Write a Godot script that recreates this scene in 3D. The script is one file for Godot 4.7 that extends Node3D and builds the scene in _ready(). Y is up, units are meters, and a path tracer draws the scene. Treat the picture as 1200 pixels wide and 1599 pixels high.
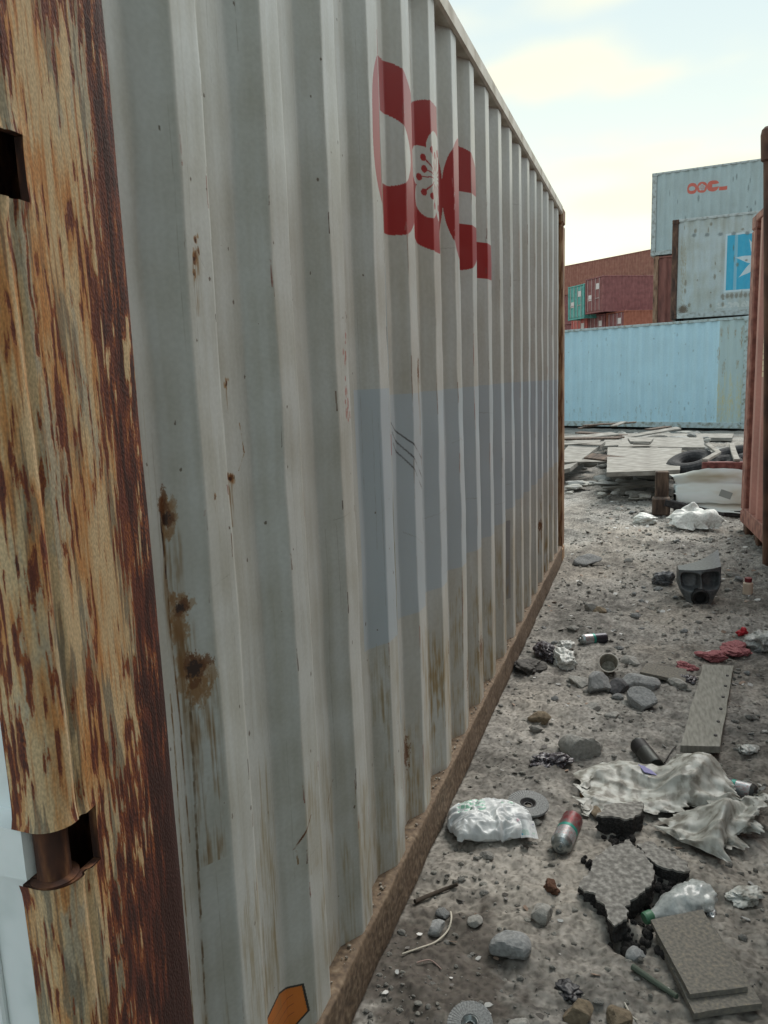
extends Node3D
# Alley between shipping containers in a scrap yard, overcast evening.

const CAM_POS := Vector3(0.6152, 1.4486, 0.6273)
const POST_W := 0.2204
const RIDGE0 := -0.4141
const PITCH := 0.27393
const LEN := 5.4546
const HGT := 2.591

var rng := RandomNumberGenerator.new()
var taken := {}
var n_lump: FastNoiseLite
var n_mid: FastNoiseLite
var n_fine: FastNoiseLite
var n_gen: FastNoiseLite

# ------------------------------------------------------------------ mesh builder
class MB:
	var V := PackedVector3Array()
	var N := PackedVector3Array()
	var U := PackedVector2Array()
	var C := PackedColorArray()
	var I := PackedInt32Array()
	var tint := Color.WHITE
	var use_color := false
	func tri(a: Vector3, b: Vector3, c: Vector3, away = null):
		var n := (b - a).cross(c - a)
		if away != null and n.dot((a + b + c) / 3.0 - away) < 0.0:
			var t := b
			b = c
			c = t
			n = -n
		n = n.normalized()
		var k := V.size()
		for q in [a, b, c]:
			V.append(q)
			N.append(n)
			U.append(Vector2(q.x + q.z, q.y))
			C.append(tint)
		I.append_array([k, k + 2, k + 1])
	func quad(a: Vector3, b: Vector3, c: Vector3, d: Vector3, away = null, uv := []):
		var n := (b - a).cross(c - a) + (c - a).cross(d - a)
		var flip := false
		if away != null and n.dot((a + b + c + d) / 4.0 - away) < 0.0:
			flip = true
			n = -n
		n = n.normalized()
		var k := V.size()
		var pts := [a, b, c, d]
		for j in 4:
			V.append(pts[j])
			N.append(n)
			U.append(uv[j] if uv.size() == 4 else Vector2(pts[j].x + pts[j].z, pts[j].y))
			C.append(tint)
		if flip:
			I.append_array([k, k + 1, k + 2, k, k + 2, k + 3])
		else:
			I.append_array([k, k + 2, k + 1, k, k + 3, k + 2])
	# smooth grid: P[i][j], front side where (dP/di x dP/dj) points, or flipped
	func grid(P: Array, flip := false, uv := [], cols := []):
		var nu := P.size()
		var nv: int = P[0].size()
		var k := V.size()
		var acc := PackedVector3Array()
		acc.resize(nu * nv)
		for i in nu - 1:
			for j in nv - 1:
				var a: Vector3 = P[i][j]
				var b: Vector3 = P[i + 1][j]
				var c: Vector3 = P[i + 1][j + 1]
				var d: Vector3 = P[i][j + 1]
				var n := (c - a).cross(d - b)
				if flip:
					n = -n
				var q := i * nv + j
				acc[q] += n
				acc[q + nv] += n
				acc[q + nv + 1] += n
				acc[q + 1] += n
				if flip:
					I.append_array([k + q, k + q + nv, k + q + nv + 1, k + q, k + q + nv + 1, k + q + 1])
				else:
					I.append_array([k + q, k + q + nv + 1, k + q + nv, k + q, k + q + 1, k + q + nv + 1])
		for i in nu:
			for j in nv:
				V.append(P[i][j])
				N.append(acc[i * nv + j].normalized())
				if uv.size() > 0:
					U.append(uv[i][j])
				else:
					U.append(Vector2(float(i) / (nu - 1), float(j) / (nv - 1)))
				C.append(cols[i][j] if cols.size() > 0 else tint)
	func box(size: Vector3, bevel := 0.0, xf := Transform3D.IDENTITY):
		var h := size * 0.5
		var o := xf.origin
		if bevel <= 0.0:
			for ax in 3:
				for s in [-1.0, 1.0]:
					var q := []
					for m in [[-1.0, -1.0], [1.0, -1.0], [1.0, 1.0], [-1.0, 1.0]]:
						var w := Vector3.ZERO
						w[ax] = s * h[ax]
						w[(ax + 1) % 3] = m[0] * h[(ax + 1) % 3]
						w[(ax + 2) % 3] = m[1] * h[(ax + 2) % 3]
						q.append(xf * w)
					quad(q[0], q[1], q[2], q[3], o)
			return
		var f := func(s: Vector3, ax: int) -> Vector3:
			var w := Vector3(s.x * (h.x - bevel), s.y * (h.y - bevel), s.z * (h.z - bevel))
			w[ax] = s[ax] * h[ax]
			return xf * w
		for ax in 3:
			var b1 := (ax + 1) % 3
			var b2 := (ax + 2) % 3
			for s in [-1.0, 1.0]:
				var q := []
				for m in [[-1.0, -1.0], [1.0, -1.0], [1.0, 1.0], [-1.0, 1.0]]:
					var w := Vector3.ZERO
					w[ax] = s
					w[b1] = m[0]
					w[b2] = m[1]
					q.append(f.call(w, ax))
				quad(q[0], q[1], q[2], q[3], o)
				for t in [-1.0, 1.0]:
					var e1 := Vector3.ZERO
					e1[ax] = s
					e1[b1] = t
					e1[b2] = -1.0
					var e2 := e1
					e2[b2] = 1.0
					quad(f.call(e1, ax), f.call(e2, ax), f.call(e2, b1), f.call(e1, b1), o)
		for sx in [-1.0, 1.0]:
			for sy in [-1.0, 1.0]:
				for sz in [-1.0, 1.0]:
					var w := Vector3(sx, sy, sz)
					tri(f.call(w, 0), f.call(w, 1), f.call(w, 2), o)
	# lathe round local y: profile of Vector2(radius, y), bottom to top along the outside
	func lathe(prof: Array, seg: int, xf := Transform3D.IDENTITY, u0 := 0.0, u1 := 1.0):
		for m in prof.size() - 1:
			var a: Vector2 = prof[m]
			var b: Vector2 = prof[m + 1]
			if a == b:
				continue
			var nn := Vector2(b.y - a.y, a.x - b.x).normalized()
			var k := V.size()
			for j in seg + 1:
				var t := TAU * j / seg
				var d := Vector3(cos(t), 0, sin(t))
				for q in [a, b]:
					V.append(xf * (d * q.x + Vector3(0, q.y, 0)))
					N.append((xf.basis * (d * nn.x + Vector3(0, nn.y, 0))).normalized())
					U.append(Vector2(float(j) / seg, u0 + (u1 - u0) * float(m if q == a else m + 1) / (prof.size() - 1)))
					C.append(tint)
			for j in seg:
				var q0 := k + j * 2
				I.append_array([q0, q0 + 3, q0 + 1, q0, q0 + 2, q0 + 3])
	func tube(path: Array, r: float, seg := 8, r_end := -1.0):
		var P := []
		for i in path.size():
			var p: Vector3 = path[i]
			var t: Vector3 = (path[min(i + 1, path.size() - 1)] - path[max(i - 1, 0)]).normalized()
			var up := Vector3.UP if abs(t.y) < 0.9 else Vector3.RIGHT
			var a := t.cross(up).normalized()
			var b := t.cross(a)
			var rr: float = r if r_end < 0.0 else lerpf(r, r_end, float(i) / (path.size() - 1))
			var ring := []
			for j in seg + 1:
				var w := TAU * j / seg
				ring.append(p + (a * cos(w) + b * sin(w)) * rr)
			P.append(ring)
		grid(P, true)
		for e in [0, path.size() - 1]:
			var mid: Vector3 = path[e]
			var inner: Vector3 = path[1] if e == 0 else path[e - 1]
			for j in seg:
				tri(mid, P[e][j], P[e][j + 1], inner)
	# polygon (x, z) extruded from y0 to y1; top heights may be shifted by a callable
	func prism(poly: PackedVector2Array, y0: float, y1: float, xf := Transform3D.IDENTITY, top := true, sides := true, bottom := true):
		var idx := Geometry2D.triangulate_polygon(poly)
		var up := xf.basis.y
		if top:
			for k in range(0, idx.size(), 3):
				var q := []
				for m in 3:
					q.append(xf * Vector3(poly[idx[k + m]].x, y1, poly[idx[k + m]].y))
				tri(q[0], q[1], q[2], q[0] - up)
		if bottom:
			for k in range(0, idx.size(), 3):
				var q := []
				for m in 3:
					q.append(xf * Vector3(poly[idx[k + m]].x, y0, poly[idx[k + m]].y))
				tri(q[0], q[1], q[2], q[0] + up)
		if sides:
			var area := 0.0
			for m in poly.size():
				area += poly[m].cross(poly[(m + 1) % poly.size()])
			var ccw := area < 0.0
			for m in poly.size():
				var a := poly[m]
				var b := poly[(m + 1) % poly.size()]
				var q := [xf * Vector3(a.x, y0, a.y), xf * Vector3(b.x, y0, b.y), xf * Vector3(b.x, y1, b.y), xf * Vector3(a.x, y1, a.y)]
				if ccw:
					quad(q[0], q[1], q[2], q[3])
				else:
					quad(q[1], q[0], q[3], q[2])
	func mesh() -> ArrayMesh:
		var A := []
		A.resize(Mesh.ARRAY_MAX)
		A[Mesh.ARRAY_VERTEX] = V
		A[Mesh.ARRAY_NORMAL] = N
		A[Mesh.ARRAY_TEX_UV] = U
		if use_color:
			A[Mesh.ARRAY_COLOR] = C
		A[Mesh.ARRAY_INDEX] = I
		var m := ArrayMesh.new()
		m.add_surface_from_arrays(Mesh.PRIMITIVE_TRIANGLES, A)
		return m

# ------------------------------------------------------------------ scene helpers
func numbered(called: String) -> String:
	if not taken.has(called):
		taken[called] = 0
		return called
	taken[called] += 1
	return "%s_%03d" % [called, taken[called]]

func tag(o: Node, label: String, category: String, group := ""):
	o.set_meta("label", label)
	o.set_meta("category", category)
	if group != "":
		o.set_meta("group", group)

func thing(called: String, label: String, category: String, at := Vector3.ZERO, turn := 0.0, group := "") -> Node3D:
	var o := Node3D.new()
	o.name = numbered(called)
	add_child(o)
	o.position = at
	o.rotation.y = turn
	tag(o, label, category, group)
	return o

func part(m, called: String, material: Material, parent: Node = self) -> MeshInstance3D:
	var o := MeshInstance3D.new()
	o.mesh = m.mesh() if m is MB else m
	o.material_override = material
	o.cast_shadow = GeometryInstance3D.SHADOW_CASTING_SETTING_ON
	if parent == self:
		o.name = numbered(called)
		add_child(o)
	else:
		o.name = called
		parent.add_child(o, true)
	return o

func single(m, called: String, material: Material, label: String, category: String, group := "") -> MeshInstance3D:
	var o := part(m, called, material)
	tag(o, label, category, group)
	return o

func struct(m, called: String, material: Material) -> MeshInstance3D:
	var o := part(m, called, material)
	o.set_meta("kind", "structure")
	return o

func fnl(sd: int, freq: float, oct := 4, kind := FastNoiseLite.TYPE_SIMPLEX_SMOOTH) -> FastNoiseLite:
	var n := FastNoiseLite.new()
	n.seed = sd
	n.noise_type = kind
	n.frequency = freq
	n.fractal_type = FastNoiseLite.FRACTAL_FBM if oct > 1 else FastNoiseLite.FRACTAL_NONE
	n.fractal_octaves = max(oct, 1)
	return n

# grey bytes of tiling noise, stretched sx, sy times
func nbytes(w: int, h: int, freq: float, oct: int, sd: int, sx := 1, sy := 1) -> PackedByteArray:
	var im := fnl(sd, freq, oct).get_seamless_image(maxi(w / sx, 8), maxi(h / sy, 8))
	im.convert(Image.FORMAT_L8)
	if im.get_width() != w or im.get_height() != h:
		im.resize(w, h, Image.INTERPOLATE_CUBIC)
	return im.get_data()

func ramp_image(bytes: PackedByteArray, w: int, h: int, stops: Array) -> Image:
	var lut := []
	for k in 256:
		var t := k / 255.0
		var c: Color = stops[0][1]
		for m in stops.size() - 1:
			var a: Array = stops[m]
			var b: Array = stops[m + 1]
			if t >= a[0]:
				c = a[1].lerp(b[1], clampf((t - a[0]) / maxf(b[0] - a[0], 1e-5), 0, 1))
		lut.append(c)
	var out := PackedByteArray()
	out.resize(w * h * 3)
	for k in w * h:
		var c: Color = lut[bytes[k]]
		out[k * 3] = c.r8
		out[k * 3 + 1] = c.g8
		out[k * 3 + 2] = c.b8
	return Image.create_from_data(w, h, false, Image.FORMAT_RGB8, out)

func tex(im: Image) -> ImageTexture:
	return ImageTexture.create_from_image(im)

func rgb(r: int, g: int, b: int) -> Color:
	return Color8(r, g, b)

func mat(c: Color, rough := 0.8, metal := 0.0) -> StandardMaterial3D:
	var m := StandardMaterial3D.new()
	m.albedo_color = c
	m.roughness = rough
	m.metallic = metal
	m.cull_mode = BaseMaterial3D.CULL_DISABLED
	return m

# triplanar mottled material
func mottled(stops: Array, scale: float, rough: float, sd: int, freq := 0.02, oct := 5, sx := 1, sy := 1, bump := 0.0, metal := 0.0, size := 256) -> StandardMaterial3D:
	var b := nbytes(size, size, freq, oct, sd, sx, sy)
	var m := mat(Color.WHITE, rough, metal)
	m.albedo_texture = tex(ramp_image(b, size, size, stops))
	m.uv1_triplanar = true
	m.uv1_scale = Vector3.ONE * scale
	if bump > 0.0:
		m.heightmap_enabled = true
		m.heightmap_texture = tex(Image.create_from_data(size, size, false, Image.FORMAT_L8, b))
		m.heightmap_scale = bump
	return m

func gh(x: float, z: float) -> float:
	var y := n_lump.get_noise_2d(x, z) * 0.022 + n_mid.get_noise_2d(x, z) * 0.016 + n_fine.get_noise_2d(x, z) * 0.0075
	y *= 1.0 - 0.6 * smoothstep(0.08, 0.0, x) * smoothstep(-5.6, -5.4, z)
	y += 0.10 * smoothstep(-8.6, -11.0, z) - 0.22 * smoothstep(-13.0, -20.0, z)
	# pot-holes beside the broken asphalt
	y -= 0.05 * exp(-pow(Vector2((x - 0.655) / 0.075, (z + 1.415) / 0.085).length(), 4.0))
	y -= 0.035 * exp(-pow(Vector2((x - 0.58) / 0.035, (z + 1.262) / 0.05).length(), 4.0))
	return y - 0.004

# ------------------------------------------------------------------ painted sheets (paint, print, rust)
class Canvas:
	var im: Image
	var w: int
	var h: int
	var z0: float
	var zl: float
	var y0: float
	var yl: float
	var n: FastNoiseLite
	func _init(image: Image, z_start: float, z_len: float, y_start: float, y_len: float, noise: FastNoiseLite):
		im = image
		w = im.get_width()
		h = im.get_height()
		z0 = z_start
		zl = z_len
		y0 = y_start
		yl = y_len
		n = noise
	func X(z: float) -> float:
		return (z0 - z) / zl * w
	func Y(y: float) -> float:
		return (1.0 - (y - y0) / yl) * h
	func over(px: int, py: int, c: Color, a: float):
		if px < 0 or py < 0 or px >= w or py >= h or a <= 0.003:
			return
		im.set_pixel(px, py, im.get_pixel(px, py).lerp(c, minf(a, 1.0)))
	# ragged patch of rust
	func blot(z: float, y: float, rz: float, ry: float, c: Color, a := 1.0, rag := 0.6, f := 60.0):
		for py in range(int(Y(y + ry * 1.6)), int(Y(y - ry * 1.6)) + 1):
			for px in range(int(X(z + rz * 1.6)), int(X(z - rz * 1.6)) + 1):
				var zz := z0 - float(px) / w * zl
				var yy := y0 + (1.0 - float(py) / h) * yl
				var d := Vector2((zz - z) / rz, (yy - y) / ry).length() + (n.get_noise_2d(zz * f * 260.0, yy * f * 120.0) + 0.6 * n.get_noise_2d(zz * f * 900.0, yy * f * 420.0)) * rag * 1.25
				over(px, py, c, a * smoothstep(1.05, 0.75, d))
	# thin runs of rust down from a spot
	func runs(z: float, y: float, width: float, length: float, c: Color, a := 0.6):
		for py in range(int(Y(y)), int(Y(y - length)) + 1):
			for px in range(int(X(z + width)), int(X(z - width)) + 1):
				var zz := z0 - float(px) / w * zl
				var yy := y0 + (1.0 - float(py) / h) * yl
				var t := (y - yy) / length - 0.12 - n.get_noise_2d(zz * 9000.0, y * 5000.0) * 0.35
				var s := n.get_noise_2d(zz * 15000.0, yy * 260.0) * 0.9 + 0.40 + n.get_noise_2d(zz * 4000.0, yy * 900.0) * 0.9
				var e := absf(zz - z) / width
				over(px, py, c, a * clampf(s - t * 0.5, 0, 1) * smoothstep(0.0, 0.14, t) * smoothstep(1.0, 0.55, e + t * 0.25))
	func line(za: float, ya: float, zb: float, yb: float, wid: float, c: Color, a := 1.0):
		var p := Vector2(X(za), Y(ya))
		var q := Vector2(X(zb), Y(yb))
		var steps := int(p.distance_to(q)) + 1
		for k in steps + 1:
			var r := p.lerp(q, float(k) / steps)
			var wob := n.get_noise_2d(k * 3.0, za * 700.0) 
			var hw := maxf(wid / zl * w * 0.5, 0.5)
			for m in range(int(-hw), int(hw) + 1):
				over(int(r.x) + m, int(r.y), c, a * clampf(0.55 + wob, 0, 1))
	func shape(za: float, zb: float, ya: float, yb: float, c: Color, inside: Callable, a := 1.0):
		for py in range(int(Y(yb)), int(Y(ya)) + 1):
			for px in range(int(X(za)), int(X(zb)) + 1):
				var zz := z0 - float(px) / w * zl
				var yy := y0 + (1.0 - float(py) / h) * yl
				if inside.call(zz, yy):
					over(px, py, c, a * clampf(0.97 + n.get_noise_2d(zz * 800.0, yy * 500.0) * 0.12, 0, 1))

# paint with faint vertical streaks and specks
func paint_image(w: int, h: int, base: Color, dirt: Color, sd: int, amount := 0.35, speck := Color(0.25, 0.15, 0.08), speck_at := 232, sy := 10, rust_cap := 1.0) -> Image:
	var st := nbytes(w, h, 0.03, 4, sd, 1, sy)
	var bl := nbytes(w, h, 0.006, 5, sd + 1)
	var fi := nbytes(w, h, 0.11, 3, sd + 2)
	var out := PackedByteArray()
	out.resize(w * h * 3)
	var b0 := base.r8
	var b1 := base.g8
	var b2 := base.b8
	var e0 := dirt.r8 - b0
	var e1 := dirt.g8 - b1
	var e2 := dirt.b8 - b2
	var s0 := speck.r8
	var s1 := speck.g8
	var s2 := speck.b8
	var amt := amount / 255.0
	var q := 0
	for k in w * h:
		var sv := st[k]
		var bv := bl[k]
		var fv := fi[k]
		var t := (sv * 0.65 + bv * 0.75 - 110.0) * amt
		t = clampf(t, 0.0, 1.0)
		var g := (fv - 128) * 0.045
		if fv > speck_at and bv > 120:
			out[q] = s0
			out[q + 1] = s1
			out[q + 2] = s2
		else:
			out[q] = clampi(int(b0 + e0 * t + g), 0, 255)
			out[q + 1] = clampi(int(b1 + e1 * t + g), 0, 255)
			out[q + 2] = clampi(int(b2 + e2 * t + g), 0, 255)
		q += 3
	return Image.create_from_data(w, h, false, Image.FORMAT_RGB8, out)

# the red word mark of the near container (letters, flower, bar), u runs along -z from z_a
func draw_mark(cv: Canvas, zs: float, yc: float, k: float, red: Color, paint: Color):
	# k: scale, 1 = letters 0.42 m tall
	var o1 := zs - 0.190 * k
	var o2 := zs - 0.568 * k
	var o3 := zs - 0.985 * k
	var sup := func(z: float, y: float, cz: float, cy: float, hw: float, hh: float, e: float) -> float:
		return pow(absf((z - cz) / hw), e) + pow(absf((y - cy) / hh), e)
	cv.shape(o1 + 0.2 * k, o1 - 0.2 * k, yc - 0.22 * k, yc + 0.22 * k, red, func(z, y): return sup.call(z, y, o1, yc, 0.188 * k, 0.212 * k, 2.5) < 1.0 and sup.call(z, y, o1 + 0.004 * k, yc - 0.003 * k, 0.122 * k, 0.088 * k, 2.0) > 1.0)
	cv.shape(o2 + 0.2 * k, o2 - 0.2 * k, yc - 0.22 * k, yc + 0.22 * k, red, func(z, y):
		if sup.call(z, y, o2, yc, 0.192 * k, 0.212 * k, 2.4) > 1.0:
			return false
		var dz: float = (o2 - z) / k
		var dy: float = (y - yc) / k
		for p in 5:
			var t := PI / 2 + TAU * p / 5.0
			if Vector2(dz - cos(t) * 0.078, dy - sin(t) * 0.078).length() < 0.056:
				return false
		return Vector2(dz, dy).length() > 0.07)
	for p in 5:
		for s in [-0.32, 0.05, 0.4]:
			var t: float = PI / 2 + TAU * p / 5.0 + s
			var r0 := 0.022 * k
			var r1: float = (0.082 if absf(s) > 0.1 else 0.066) * k
			cv.line(o2 - cos(t) * r0, yc + sin(t) * r0, o2 - cos(t) * r1, yc + sin(t) * r1, 0.006 * k, red, 1.6)
			var ez := o2 - cos(t) * r1
			var ey := yc + sin(t) * r1
			cv.shape(ez + 0.011 * k, ez - 0.011 * k, ey - 0.011 * k, ey + 0.011 * k, red, func(z, y): return Vector2(z - ez, y - ey).length() < 0.010 * k)
	cv.shape(o3 + 0.24 * k, o3 - 0.24 * k, yc - 0.22 * k, yc + 0.22 * k, red, func(z, y):
		if sup.call(z, y, o3, yc, 0.228 * k, 0.212 * k, 2.3) > 1.0:
			return false
		return not (z < o3 + 0.03 * k and absf(y - yc - 0.005 * k) < 0.056 * k))
	cv.shape(zs - 1.225 * k, zs - 1.52 * k, yc - 0.21 * k, yc - 0.075 * k, red, func(_z, _y): return true)

# ------------------------------------------------------------------ corrugated sheet
# profile points (along, depth) from a to b; ridges centred on c0 + k * pitch. Returns Array of Vector2.
func corrugation(a: float, b: float, c0: float, pitch: float, flat_out: float, slope: float, deep: float, out: float) -> Array:
	var raw := [Vector2(a, deep)]
	var k := 0
	var c := c0
	while c + flat_out * 0.5 + slope < b:
		if c - flat_out * 0.5 - slope > a - 0.002:
			raw.append(Vector2(maxf(c - flat_out * 0.5 - slope, a + 0.0005), deep))
			raw.append(Vector2(c - flat_out * 0.5, out))
			raw.append(Vector2(c + flat_out * 0.5, out))
			raw.append(Vector2(c + flat_out * 0.5 + slope, deep))
		k += 1
		c = c0 + k * pitch
	raw.append(Vector2(b, deep))
	# round the bends
	var res := [raw[0]]
	for m in range(1, raw.size() - 1):
		var p: Vector2 = raw[m]
		var da: Vector2 = raw[m - 1] - p
		var db: Vector2 = raw[m + 1] - p
		var r := minf(0.005, minf(da.length(), db.length()) * 0.4)
		var pa := p + da.normalized() * r
		var pb := p + db.normalized() * r
		res.append(pa)
		res.append((pa + pb) * 0.25 + p * 0.5)
		res.append(pb)
	res.append(raw[raw.size() - 1])
	return res

# sheet in the local frame: along +x, up +y, outward +z; uv over the whole wall
func corrugated(mb: MB, prof: Array, y0: float, y1: float, rows: int, u0: float, ul: float, wob := 0.0, sd := 0, xf := Transform3D.IDENTITY):
	var P := []
	var T := []
	for p in prof:
		var col := []
		var tc := []
		for j in rows + 1:
			var t := float(j) / rows
			var y := lerpf(y0, y1, t)
			var edge := sin(PI * t)
			var d := 0.0
			var s := 0.0
			if wob > 0.0:
				d = (n_gen.get_noise_3d(p.x * 230.0, y * 110.0, sd * 40.0) + 0.6 * n_gen.get_noise_3d(p.x * 900.0, y * 420.0, sd * 40.0)) * wob * edge
				s = n_gen.get_noise_3d(p.x * 150.0, y * 130.0, sd * 40.0 + 90.0) * wob * 1.3 * edge
			col.append(xf * Vector3(p.x + s, y, p.y + d))
			tc.append(Vector2((p.x - u0) / ul, 1.0 - t))
		P.append(col)
		T.append(tc)
	mb.grid(P, false, T)

func bx(size: Vector3, at: Vector3, bevel := 0.006) -> MB:
	var m := MB.new()
	m.box(size, bevel, Transform3D(Basis.IDENTITY, at))
	return m

# a whole container in its local frame: length along +x from 0, near long wall at z = 0 facing +z, width to -z, y up
func container(called: String, label: String, at: Vector3, turn: float, L: float, W: float, M: Dictionary, group: String, doors_at := -1, H := 2.591, near_side := true) -> Node3D:
	var t := thing(called, label, "container", at, turn, group)
	var pw := 0.16
	var rh := 0.14
	var th := 0.06
	var out := -0.012
	var deep := -0.048
	var pr := corrugation(pw, L - pw, pw + 0.20, 0.278, 0.072, 0.068, deep, out)
	var m := MB.new()
	corrugated(m, pr, rh, H - th, 10, 0.0, L, 0.003, int(at.x * 13.0 + at.y * 7.0))
	part(m, "side_panel", M.side, t)
	m = MB.new()
	corrugated(m, pr, rh, H - th, 1, 0.0, L, 0.0, 0, Transform3D(Basis(Vector3.UP, PI), Vector3(L, 0, -W)))
	part(m, "side_panel", M.side, t)
	for z in [-0.03, -W + 0.03]:
		part(bx(Vector3(L - 0.34, th, 0.06), Vector3(L / 2, H - th / 2 - 0.006, z)), "top_rail", M.rail, t)
		part(bx(Vector3(L - 0.34, rh, 0.06), Vector3(L / 2, rh / 2 + 0.012, z)), "bottom_rail", M.rail, t)
	for x in [0.035, L - 0.035]:
		part(bx(Vector3(0.07, 0.09, W - 0.33), Vector3(x, H - 0.055, -W / 2)), "end_header", M.rail, t)
		part(bx(Vector3(0.07, 0.12, W - 0.33), Vector3(x, 0.075, -W / 2)), "end_sill", M.rail, t)
		for z in [-0.081, -W + 0.081]:
			part(bx(Vector3(0.15, H - 0.236, 0.15), Vector3(x - 0.035 + (0.079 if x < 1.0 else -0.009), H / 2, z + (0.004 if z > -1.0 else -0.004)), 0.012), "corner_post", M.post, t)
			for y in [0.059, H - 0.059]:
				part(bx(Vector3(0.178, 0.118, 0.162), Vector3(x - 0.035 + (0.089 if x < 1.0 else -0.019), y, z), 0.014), "corner_casting", M.post, t)
	m = MB.new()
	corrugated(m, corrugation(0.08, L - 0.08, 0.3, 0.21, 0.08, 0.03, -0.02, 0.0), 0.06, W - 0.06, 1, 0.0, L, 0.0, 0, Transform3D(Basis(Vector3.RIGHT, Vector3(0, 0, -1), Vector3.UP), Vector3(0, H - 0.014, 0)))
	part(m, "roof", M.roof, t)
	part(bx(Vector3(L - 0.36, 0.03, W - 0.14), Vector3(L / 2, 0.135, -W / 2)), "floor_deck", M.rail, t)
	for e in 2:
		var x := 0.0 if e == 0 else L
		var sx := -1.0 if e == 0 else 1.0
		if e == doors_at:
			for d in 2:
				var zc := -W / 2 + (W - 0.34) * (0.25 if d == 0 else -0.25)
				var leaf := MB.new()
				leaf.box(Vector3(0.04, H - 0.28, (W - 0.34) / 2 - 0.012), 0.006, Transform3D(Basis.IDENTITY, Vector3(x - sx * 0.05, H / 2 + 0.015, zc)))
				for k in 3:
					leaf.box(Vector3(0.02, (H - 0.4) / 3.0 - 0.12, (W - 0.34) / 2 - 0.14), 0.012, Transform3D(Basis.IDENTITY, Vector3(x - sx * 0.024, 0.53 + k * (H - 0.34) / 3.0, zc)))
				var lf := part(leaf, "door", M.door, t)
				for s in [-0.27, 0.27]:
					var rod := MB.new()
					rod.tube([Vector3(x + sx * 0.012, 0.16, zc + s), Vector3(x + sx * 0.012, H - 0.12, zc + s)], 0.02, 8)
					part(rod, "lock_rod", M.bar, lf)
					part(bx(Vector3(0.03, 0.05, 0.34), Vector3(x + sx * 0.02, 1.05, zc + s * 0.4), 0.006), "door_handle", M.bar, lf)
				if M.has("plate"):
					part(bx(Vector3(0.006, 0.42, 0.44), Vector3(x - sx * 0.009, 1.9 - 0.75 * d, zc), 0.002), "marking_plate", M.plate, lf)
		else:
			m = MB.new()
			var q := Basis(Vector3.UP, PI / 2 if e == 1 else -PI / 2)
			var o := Vector3(x, 0, -0.0) if e == 1 else Vector3(x, 0, -W)
			corrugated(m, corrugation(0.16, W - 0.16, 0.4, 0.25, 0.10, 0.045, -0.06, -0.02), 0.13, H - 0.09, 1, 0.0, W, 0.0, 0, Transform3D(q, o))
			part(m, "end_panel", M.end, t)
	return t

# ------------------------------------------------------------------ loose shapes
func ico(sub: int) -> Array:
	var g := (1.0 + sqrt(5.0)) / 2.0
	var v := [Vector3(-1, g, 0), Vector3(1, g, 0), Vector3(-1, -g, 0), Vector3(1, -g, 0), Vector3(0, -1, g), Vector3(0, 1, g), Vector3(0, -1, -g), Vector3(0, 1, -g), Vector3(g, 0, -1), Vector3(g, 0, 1), Vector3(-g, 0, -1), Vector3(-g, 0, 1)]
	for k in 12:
		v[k] = v[k].normalized()
	var f := [[0, 11, 5], [0, 5, 1], [0, 1, 7], [0, 7, 10], [0, 10, 11], [1, 5, 9], [5, 11, 4], [11, 10, 2], [10, 7, 6], [7, 1, 8], [3, 9, 4], [3, 4, 2], [3, 2, 6], [3, 6, 8], [3, 8, 9], [4, 9, 5], [2, 4, 11], [6, 2, 10], [8, 6, 7], [9, 8, 1]]
	for s in sub:
		var mid := {}
		var nf := []
		for t in f:
			var e := []
			for k in 3:
				var a: int = t[k]
				var b: int = t[(k + 1) % 3]
				var key := mini(a, b) * 100000 + maxi(a, b)
				if not mid.has(key):
					mid[key] = v.size()
					v.append((v[a] + v[b]).normalized())
				e.append(mid[key])
			nf.append_array([[t[0], e[0], e[2]], [t[1], e[1], e[0]], [t[2], e[2], e[1]], [e[0], e[1], e[2]]])
		f = nf
	return [v, f]

# broken stone: ball cut by random planes and roughened
func rock(size: Vector3, sd: int, sub := 2, cuts := 9) -> MB:
	var r := RandomNumberGenerator.new()
	r.seed = sd * 7919 + 13
	var planes := []
	for k in cuts:
		planes.append([Vector3(r.randfn(), r.randfn(), r.randfn()).normalized(), r.randf_range(0.55, 0.85)])
	var q := ico(sub)
	var P := []
	for p in q[0]:
		var w: Vector3 = p
		var k := 1.0
		for pl in planes:
			var d: float = w.dot(pl[0])
			if d > 0.01:
				k = minf(k, pl[1] / d)
		k *= 1.0 + n_gen.get_noise_3d(w.x * 60.0 + sd * 31.0, w.y * 60.0, w.z * 60.0) * 0.16
		P.append(w * k * size * 0.62)
	var m := MB.new()
	for t in q[1]:
		m.tri(P[t[0]], P[t[1]], P[t[2]], Vector3.ZERO)
	return m

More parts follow.
